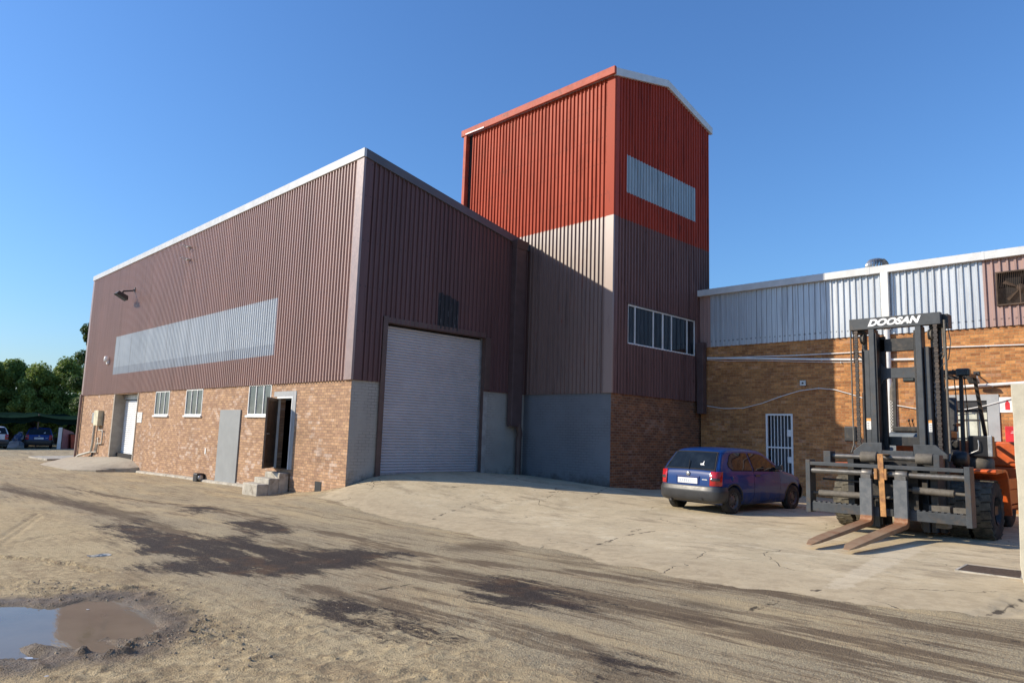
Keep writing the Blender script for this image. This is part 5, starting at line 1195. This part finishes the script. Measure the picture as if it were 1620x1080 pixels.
def text_mesh(name, body, size, mat, parent, mtx, shear=.35, bold=.02, spx=1.0, sx=1.0):
    c = bpy.data.curves.new(name, 'FONT'); c.body = body; c.size = size; c.shear = shear; c.offset = bold; c.extrude = .002; c.space_character = spx; c.align_x = 'CENTER'; c.align_y = 'CENTER'
    o = bpy.data.objects.new('tmp', c); COL.objects.link(o); bpy.context.view_layer.update()
    me = bpy.data.meshes.new_from_object(o.evaluated_get(bpy.context.evaluated_depsgraph_get())); bpy.data.objects.remove(o, do_unlink=True)
    me.transform(Matrix.Diagonal((sx, 1, 1, 1))); me.transform(mtx); me.name = name; me.materials.clear(); return link_mesh(name, me, mat, parent)
# text plane faces +x (forward): text right -> +y, up -> +z
MT = Matrix(((0,0,1,.8715),(1,0,0,-.02),(0,1,0,4.10+.10),(0,0,0,1)))
text_mesh('lettering', 'DOOSAN', .185, plain('lettering_white', (.8,.8,.8), .5), fk, MT, .35, .010, 1.0, 1.18)
MT2 = Matrix(((0,0,1,.662),(0,-1,0,.657),(1,0,0,2.5+.10),(0,0,0,1)))
text_mesh('lettering', 'DOOSAN', .085, plain('lettering_dusty', (.30,.28,.27), .6), bu, MT2, .35, .004, 1.0, 1.9)
# chassis and wheels
FB('chassis', M_fd, [((-1.3,-.60,.25),(.42,.60,1.2)), ((-3.2,-.85,.35),(-1.301,.85,1.15)), ((-.2,-1.4,.36),(.2,1.4,.54))], bevel=.02)
for l0 in (.66, 1.06, -1.02, -1.43):
    m = MB(OF); w_ = .375; r = .553; c = (0, l0, .453)
    m.lathe([(.25,.03),(.32,.0),(.46,-.0),(.52,.015),(r,.05),(r,w_-.05),(.52,w_-.015),(.46,w_),(.32,w_),(.25,w_-.03)], c, 'y', 56); wo = m.build('wheel', M_tyre, fk)
    m = MB(OF)
    for k in range(22):
        a = 2*math.pi*k/22
        for s_ in (0, 1):
            a2 = a+(math.pi/22)*s_; lo = l0+.035+s_*(w_/2-.03); c1, s1 = math.cos(a2), math.sin(a2); p_ = (c[0]+(r+.004)*c1, lo, c[2]+(r+.004)*s1); c2, s2 = math.cos(a2+.05), math.sin(a2+.05); q_ = (c[0]+(r+.004)*c2, lo+w_/2-.02, c[2]+(r+.004)*s2)
            m.beam(p_, q_, .138, .022, (c1, 0, s1))
    m.build('tread', M_sand, wo, bevel=.004)
    m = MB(OF); lo = l0+w_ if l0 > 0 else l0; s_ = -1 if l0 > 0 else 1
    m.lathe([(.26,.0),(.255,.02*s_),(.24,.03*s_),(.225,.14*s_),(.12,.15*s_),(.11,.08*s_),(0,.08*s_)], (0, lo, .453), 'y', 32); m.build('rim', M_fd, wo)
for l0 in (.72, -1.10):
    m = MB(OF); m.lathe([(.22,.03),(.28,.0),(.44,.0),(.50,.03),(.52,.06),(.52,.32),(.50,.35),(.44,.38),(.28,.38),(.22,.35)], (-3.05, l0, .42), 'y', 48); wo = m.build('wheel', M_tyre, fk)
    m = MB(OF); m.lathe([(.22,.05),(.2,.15),(.1,.15),(0,.12)], (-3.05, l0 if l0 < 0 else l0+.2, .42), 'y', 24); m.build('rim', M_fd, wo)
# fenders
for s_ in (-1, 1):
    m = MB(OF); pr = [(.30,1.14),(.34,1.185),(.30,1.225),(-.48,1.225),(-.62,1.19),(-.72,1.08),(-.80,.80),(-.88,.33),(-.84,.31),(-.74,.80),(-.66,1.05),(-.58,1.14),(-.46,1.17)]
    m.prism(pr, s_*.93, s_*1.50, 'y'); fe = m.build('fender', M_or, fk, bevel=.012)
    m = MB(OF); m.box((-2.2,s_*.86,.40),(-.90,s_*1.36,.47)); m.box((-2.2,s_*.86,.80),(-.92,s_*1.38,1.02)); m.box((-2.2,s_*.86,.471),(-.92,s_*1.2,.799)); m.build('side_step', M_fd if s_ < 0 else M_or, fk, bevel=.01)
    m = MB(OF); m.box((-2.19,s_*1.34,.50),(-1.0,s_*1.37,.79)); m.build('side_panel', M_or, fk, bevel=.01)
# cab floor, cowl, dash
FB('cowl', M_fg, [((-.62,-.62,1.201),(-.10,.62,1.40))], bevel=.02)
m = MB(OF); m.hexa([(-.50,-.58,1.40),(-.10,-.58,1.40),(-.10,.50,1.40),(-.50,.50,1.40),(-.60,-.56,1.92),(-.34,-.56,1.88),(-.34,.42,1.88),(-.60,.42,1.92)]); m.build('dashboard', plain('blue_grey_panel', (.12,.145,.17), .5), fk, bevel=.015)
FB('nose_beam', M_or, [((-.05,-.30,1.50),(.02,.44,1.63))])
FB('control_box', M_fd, [((-.75,-.50,1.921),(-.45,.05,2.03))], bevel=.02)
for i, l_ in enumerate((-.17,-.10,.0,.07)):
    m = MB(OF); m.tube([(-.55,l_,2.03),(-.50,l_-.01,2.12),(-.49,l_-.01,2.16)], .010, 6); m.lathe([(0,-.005),(.017,0),(.022,.03),(.017,.05),(0,.055)], (-.49,l_-.01,2.14), 'z', 10); m.build('control_lever', M_seat, fk)
m = MB(OF); rr = .19
m.tube([(-.86+rr*.75*math.cos(a), .12+rr*math.sin(a), 2.18-rr*.65*math.cos(a)) for a in [2*math.pi*i/24 for i in range(25)]], .014, 8); m.tube([(-.86,.12,2.18),(-.6,.12,1.9)], .03, 10); m.beam((-.86,-.06,2.18),(-.86,.30,2.18),.03,.015); m.build('steering_wheel', M_seat, fk)
FB('engine_hood', M_fd, [((-2.3,-.62,1.151),(-1.0,.62,1.78))], bevel=.04)
st = FB('seat', M_seat, [((-1.75,-.16,1.781),(-1.2,.42,1.98))], bevel=.05)
m = MB(OF); m.hexa([(-1.86,-.14,1.95),(-1.70,-.14,1.95),(-1.70,.42,1.95),(-1.86,.42,1.95),(-2.02,-.10,2.74),(-1.90,-.10,2.72),(-1.90,.39,2.72),(-2.02,.39,2.74)]); m.build('backrest', M_seat, st, bevel=.05, seg=4)
FB('armrest', M_seat, [((-1.70,.45,2.08),(-1.25,.52,2.15))], st, bevel=.02)
# overhead guard
m = MB(OF)
for l_ in (-.50,.77): 
    m.beam((-.62,l_,1.35),(-.72,l_,3.10),.07,.07,(1,0,0)); m.beam((-2.55,l_*1.02,1.78),(-2.15,l_*.92,3.18),.07,.07,(1,0,0))
for l_ in (-.48,.75): m.beam((-.68,l_,3.16),(-2.2,l_*.95,3.20),.06,.08)
m.beam((-.70,-.50,3.175),(-.70,.80,3.175),.07,.08); m.beam((-2.18,-.46,3.19),(-2.18,.73,3.19),.07,.08)
og = m.build('overhead_guard', M_fd, fk, bevel=.008)
for i in range(7):
    l_ = -.36+i*.165; m = MB(OF); m.beam((-.70,l_,3.21),(-2.18,l_*.95,3.23),.022,.05); m.build('guard_bar', M_fd, og)
m = MB(OF); m.beam((-2.35,-.46,2.45),(-2.35,.70,2.45),.03,.05)
for i in range(5): m.beam((-2.33,-.3+i*.2,2.46),(-2.2,-.3+i*.2,3.15),.02,.02)
m.build('rear_grille', M_fd, og)
def worklamp(l0, l1, z0, z1, b0=-.66):
    m = MB(OF); m.box((b0,l0,z0),(b0+.14,l1,z1)); lo = m.build('work_lamp', M_seat, fk, bevel=.025); m = MB(OF); m.box((b0+.141,l0+.025,z0+.025),(b0+.15,l1-.025,z1-.03)); m.build('lens', M_glassA, lo, bevel=.004)
worklamp(.72,.97,3.075,3.235); worklamp(-.28,-.04,2.985,3.10)
# mirrors and side boxes
m = MB(OF); m.box((.35,-1.19,1.67),(.43,-.93,2.0)); mo = m.build('mirror', M_fd, fk, bevel=.03); m = MB(OF); m.tube([(.35,-1.05,1.72),(.3,-1.0,1.55),(.2,-.80,1.42),(-.1,-.6,1.35)], .012, 8); m.lathe([(0,0),(.03,0),(.03,.05),(0,.05)], (.33,-1.06,1.68), 'z', 10); m.build('mirror_arm', M_galv, mo)
bx = FB('tool_box', M_seat, [((-1.05,.86,1.44),(-.60,1.24,1.87))], bevel=.03)
m = MB(OF); m.tube([(-.58,.86,1.49),(-.55,1.05,1.58),(-.55,1.06,1.68),(-.56,1.05,1.78)], .012, 8); m.build('grab_handle', M_galv, bx)
FB('mirror_glass', M_galv, [((-.62,1.20,1.46),(-.59,1.28,1.88))], bx, bevel=.01)
m = MB(OF); m.lathe([(0,1.2),(.20,1.2),(.23,1.22),(.23,1.38),(.20,1.43),(0,1.44)], (-.85,1.02,0), 'z', 24); m.build('air_filter', M_cyl, fk)
m = MB(OF); m.lathe([(0,-.12),(.13,-.12),(.15,-.08),(.15,.08),(.13,.12),(0,.12)], (.15,.90,1.40), 'y', 20); m.lathe([(0,-.1),(.11,-.1),(.11,.1),(0,.1)], (-.1,.72,1.46), 'y', 20); m.tube([(.1,.8,1.3),(.3,.85,1.45),(.2,.95,1.2),(0,1.0,1.25)], .02, 8); m.build('hose_reel', M_fd, fk)
m = MB(OF); m.tube([(-2.28,-1.02,1.3),(-2.28,-1.02,2.75),(-2.28,-1.02,3.0),(-2.38,-1.02,3.12)], [.075,.075,.06,.055], 18); ex = m.build('exhaust_stack', M_cyl, fk)
m = MB(OF)
for i in range(26):
    for k in range(9):
        a = 2*math.pi*k/9+(i % 2)*.35; c1, s1 = math.cos(a), math.sin(a); z_ = 1.75+i*.037; m.beam((-2.28+.082*c1,-1.02+.082*s1,z_),(-2.28+.088*c1,-1.02+.088*s1,z_),.022,.022)
m.build('heat_guard', M_white, ex)
# counterweight
m = MB(OF); pl_ = [(-2.31,-1.42),(-2.31,1.42),(-3.9,1.42),(-4.3,1.15),(-4.45,.6),(-4.45,-.6),(-4.3,-1.15),(-3.9,-1.42)]
m.prism(pl_, 1.245, 1.78, 'z'); cw = m.build('counterweight', M_or, fk, bevel=.04, seg=3)
m = MB(OF); m.prism([(x*1.0, y*.985) for x, y in pl_[:2]]+[(-2.6,1.40),(-2.6,-1.40)], .35, 1.232, 'z'); m.prism([(-2.7,-.70),(-2.7,.70),(-3.5,.70),(-3.5,1.38),(-4.3,1.1),(-4.43,.5),(-4.43,-.5),(-4.3,-1.1),(-3.5,-1.38),(-3.5,-.70)], .45, 1.232, 'z'); m.build('lower_body', M_or, fk, bevel=.02)

# scraps of litter
def scrap(name, label, px, w, l, mat, seed, zz=None):
    g_ = G(*px); z0 = Hs(*g_) if zz is None else zz; t_ = thing(name, label, 'litter', (g_[0], g_[1], z0)); r = random.Random(seed); q = MB(); V = []
    for j in range(6):
        for i in range(6): V.append((l*(j/5-.5)+r.uniform(-.1,.1)*l, w*(i/5-.5)*(1-.4*abs(j/5-.5))+r.uniform(-.1,.1)*w, .004+r.random()*w*.16*(0 < i < 5)))
    q.add(V, [(j*6+i, j*6+i+1, j*6+7+i, j*6+6+i) for j in range(5) for i in range(5)]); q.build('sheet', mat, t_, recalc=False)
scrap('plastic_scrap', 'crumpled white scrap lying at the near edge of the puddle', (38,1033), .05, .10, M_white, 1, WZ+.004)
scrap('paper_scrap', 'flat pale scrap with dark bits lying on the dirt beyond the puddle', (157,879), .16, .30, plain('dirty_paper', (.55,.50,.40), .8, var=.5, sc=12), 2)
scrap('plastic_scrap', 'tiny white scrap floating in the middle of the brown part of the puddle', (139,962), .02, .02, M_white, 3, WZ+.003)
scrap('bottle_cap', 'tiny pale cap on the dirt near the bottom left of the yard', (74,1063), .02, .025, M_white, 4)

# ================================================================== far end of the yard, on the left
M_leaf = None
def leaf_mat(name, a, b):
    t = NT(name); P = t.pos()
    c = t.mix(t.sstep(t.noise(P, 1.3, 4, .6), .35, .65), a+(1,), b+(1,))
    c = t.mix(t.math('MULTIPLY', t.sstep(t.noise(P, 9, 3), .5, .7), .5), c, tuple(min(1, q*1.9) for q in b)+(1,))
    t.b.inputs['Transmission Weight'].default_value = 0
    m = t.out(c, .55, 0, None, .35)
    tr = t.node('BsdfTranslucent'); t.l.new(c, tr.inputs[0]); mx_ = t.node('MixShader'); mx_.inputs[0].default_value = .4
    o = t.n['Material Output']; t.l.new(t.b.outputs[0], mx_.inputs[1]); t.l.new(tr.outputs[0], mx_.inputs[2]); t.l.new(mx_.outputs[0], o.inputs[0]); return m
M_leafA = leaf_mat('broad_leaf_green', (.12,.18,.035), (.24,.31,.07)); M_leafB = leaf_mat('dark_leaf_green', (.045,.085,.022), (.09,.14,.035))
M_bark = plain('bark', (.10,.075,.05), .9, var=.4, obj=False)
def tree(name, label, x, y, z0, h, rx, rz_, n, seed, mat, base=.35, leaf=.22, group=None, column=False):
    r = random.Random(seed); root = thing(name, label, 'tree', (x, y, z0), 0, group)
    tk = MB(); top = Vector((r.uniform(-.3,.3), r.uniform(-.3,.3), h*.75)); tk.tube([(0,0,-.2),(top.x*.3,top.y*.3,h*.25),(top.x*.6,top.y*.6,h*.5),top], [.22,.17,.12,.04], 10)
    cen = []
    nb = 52 if not column else 26
    for i in range(nb):
        a = r.uniform(0, 2*math.pi); f = r.uniform(0, 1); zz = h*(base+(.97-base)*f)
        rad = rx*math.sin(math.pi*min(1, max(.08, .12+.86*f)))**.55*r.uniform(.4, 1.15); rad *= (1-.35*f)
        c = Vector((rad*math.cos(a), rad*math.sin(a), zz)); cen.append((c, r.uniform(.35, 1.0)*rx*.42))
        s_ = Vector((top.x*.5, top.y*.5, max(h*.2, zz-rad*.9))); tk.tube([s_, (s_+c)/2+Vector((0,0,.1)), c], [.07,.045,.015], 6)
    tk.build('trunk', M_bark, root)
    cr = MB(); V = []; F2 = []
    for i in range(n):
        c, rr = r.choice(cen); d = Vector((r.gauss(0,1), r.gauss(0,1), r.gauss(0,.8))); d = d/max(d.length,.01)*rr*r.random()**.45
        p = c+d; 
        if p.z < .8: continue
        nrm = (d.normalized()*.8+Vector((r.gauss(0,.6), r.gauss(0,.6), r.gauss(.3,.6)))).normalized(); u_ = nrm.orthogonal().normalized(); ang = r.uniform(0, 6.28); u_ = u_*math.cos(ang)+nrm.cross(u_)*math.sin(ang); v_ = nrm.cross(u_)
        s_ = leaf*r.uniform(.5, 1.15); k = len(V); V += [p-u_*s_*.5, p+v_*s_*.28, p+u_*s_*.5, p-v_*s_*.28+nrm*s_*.1]; F2.append((k,k+1,k+2,k+3))
    cr.add(V, F2); cr.build('crown', mat, root, recalc=False); return root
def far(u, v, z=-.6): q = onz(u, v, z); return (float(q[0]), float(q[1]))
def atY(u, y): q = ony(u, 660, y); return float(q[0])
specs = [(-95,62,8.3,3.2,'leafy tree out past the left edge behind the parked white car'),(-38,60,7.3,2.6,'leafy green tree at the far left behind the parked white car'),(12,61,7.4,2.7,'round leafy green tree behind the shade net, left of the tallest crown'),(58,58,6.9,2.4,'bright green tree rising behind the parked far blue car'),
         (96,59,7.7,2.7,'tallest broad green tree beyond the far yard, next to the warehouse corner'),(136,63,7.0,2.6,'green tree half hidden by the far corner of the warehouse')]
for i, (u, y, h, rx, lb) in enumerate(specs): tree('leafy_tree', lb, atY(u, y), y, -.7, h, rx, 1, 32000, 20+i, M_leafA if i % 2 else M_leafA, group='trees beyond the far end of the yard', base=.10, leaf=.27)
tree('tall_tree', 'narrow dark tree peeping out high behind the far edge of the warehouse', atY(141, 52), 52, -.7, 11.6, 1.8, 1, 20000, 50, M_leafB, base=.12, leaf=.28, column=True)
# dark hedge mass under the crowns
r_ = random.Random(77); hb = MB(); V = []; F2 = []
for i in range(26000):
    u = r_.uniform(-120, 160); y = 61.5+r_.gauss(0, .8); x = atY(u, y); z = -.6+4.2*r_.random()
    n_ = Vector((r_.gauss(0,1), r_.gauss(-.5,1), r_.gauss(.3,1))).normalized(); a = n_.orthogonal().normalized()*.16; b = n_.cross(a); k = len(V); p = Vector((x, y, z)); V += [p-a, p+b*.6, p+a, p-b*.6]; F2.append((k,k+1,k+2,k+3))
hb.add(V, F2); tag(hb.build('undergrowth', M_leafB, recalc=False), 'dark undergrowth filling in below the far trees', 'undergrowth', kind='stuff')
# boundary wall
x0, x1 = atY(-160, 59), atY(175, 59)
t_ = thing('boundary_wall', 'dark brick boundary wall behind the parked far cars', 'wall', (x0, 59, -.6))
q = MB(); wall(q, 'x', 0, .25, 0, x1-x0, -.3, 1.95); q.build('brickwork', plain('dark_wall_brick', (.07,.05,.045), .9, var=.3, obj=False), t_)
q = MB(); q.box((0,-.05,1.951),(x1-x0,.30,2.03)); q.build('coping', M_conc, t_)
# shade net over the parking bays
t_ = thing('shade_net', 'dark green shade net stretched over the far parking bays', 'canopy', (0, 50, -.6))
q = MB(); nx_, ny_ = 30, 6; V = []
xa, xb = atY(-150, 50), atY(128, 50)
for j in range(ny_+1):
    for i in range(nx_+1):
        x = xa+(xb-xa)*i/nx_; f = (i % 10)/10; sag = -.22*math.sin(math.pi*f); yy = -4+9.5*j/ny_
        V.append((x, yy, 2.62+sag*(1 if j < 5 else .4)-.16*(j == 0)+.12*math.sin(j*1.3)))
for i in range(nx_+1): x, y_, z_ = V[i]; V.append((x, y_-.03, z_-.42-.08*math.sin(i*1.9)))
F2 = [(j*(nx_+1)+i, j*(nx_+1)+i+1, (j+1)*(nx_+1)+i+1, (j+1)*(nx_+1)+i) for j in range(ny_) for i in range(nx_)]
o = (ny_+1)*(nx_+1); F2 += [(i, i+1, o+i+1, o+i) for i in range(nx_)]
q.add(V, F2, 0, True); q.build('net', plain('dark_green_net', (.008,.02,.016), 1.0, var=.3, obj=False, spec=.0), t_, recalc=False)
for i in (0, 10, 20, 30):
    q = MB(); x = xa+(xb-xa)*i/nx_; q.tube([(x,-3.9,-.2),(x,-3.9,2.6)], .05, 8); q.build('post', M_trim, t_)
# cars far away
bx_, by_ = far(60, 709); dirv = math.atan2(by_-CAM[1], bx_-CAM[0])
make_car('parked_car', 'dark blue hatchback parked in shade under the far net, seen from behind', carpaint('deep_blue_paint', (.015,.045,.20)), (bx_, by_, Hs(bx_, by_)), dirv-.02, 1.12, detail=True)
bx_, by_ = far(-14, 709.5)
make_car('parked_car', 'white car cut off by the left edge of the picture', carpaint('white_car_paint', (.62,.64,.67)), (bx_, by_, Hs(bx_, by_)), dirv+.15, 1.15, detail=True)
# draped sheet between the cars
bx_, by_ = far(24, 708); t_ = thing('draped_sheet', 'crumpled white and blue sheet hanging between the far white and blue cars', 'plastic sheet', (bx_, by_, Hs(bx_, by_)))
q = MB(); V = []; r_ = random.Random(4)
for j in range(12):
    f = j/11
    for i in range(10):
        a = 2*math.pi*i/10; rad = .12+.42*(1-f)**3+.12*math.sin(i*2.3+j)*(1-f)+.10*(f > .45)*(f < .8); V.append((rad*math.cos(a)*1.3+.28*(f-.2), rad*math.sin(a)*.6-.28*(f-.2)*.9, 1.22*f**.8))
q.add(V, [(j*10+i, j*10+(i+1) % 10, (j+1)*10+(i+1) % 10, (j+1)*10+i) for j in range(11) for i in range(10)], 0, False); 
tm = NT('white_and_blue_sheet'); P_ = tm.pos(True); zz_ = tm.xyz(P_)[2]; tm.out(tm.mix(tm.math('MULTIPLY', tm.sstep(zz_, .45, .6), tm.sstep(tm.noise(P_, 4, 3), .4, .5)), (.75,.76,.78,1), (.10,.20,.45,1)), .5)
q.build('sheet', tm.m, t_)
# red sheet panels leaning by the far corner
bx_, by_ = far(104, 709.5)
t_ = thing('red_gate_leaf', 'faded dull red steel gate leaf with a white edge post at the far end', 'gate', (bx_, by_, Hs(bx_, by_)), dirv-math.pi/2)
q = MB(); q.hexa([(-.35,-.9,0),(.42,.9,0),(.45,.86,0),(-.32,-.94,0),(-.35,-.9,1.55),(.42,.9,1.25),(.45,.86,1.25),(-.32,-.94,1.55)]); q.build('panel', plain('faded_red_steel', (.34,.12,.11), .6, var=.2), t_)
q = MB(); q.box((-.62,-1.05,0),(-.38,-.95,1.62)); q.build('post', M_white, t_)
bx_, by_ = far(119, 709.5)
t_ = thing('rust_red_bin', 'rust red steel bin tucked against the far corner of the warehouse', 'bin', (bx_, by_, Hs(bx_, by_)), dirv-math.pi/2)
q = MB(); q.hexa([(-.30,-.3,0),(.5,-.3,0),(.5,.5,0),(-.30,.5,0),(-.42,-.4,1.1),(.6,-.4,1.0),(.6,.6,1.0),(-.42,.6,1.1)]); q.build('body', plain('rust_red_steel', (.50,.10,.05), .6, var=.3), t_); q = MB(); q.box((-.44,-.42,1.101),(.1,.6,1.15)); q.build('rim', M_trim, t_)
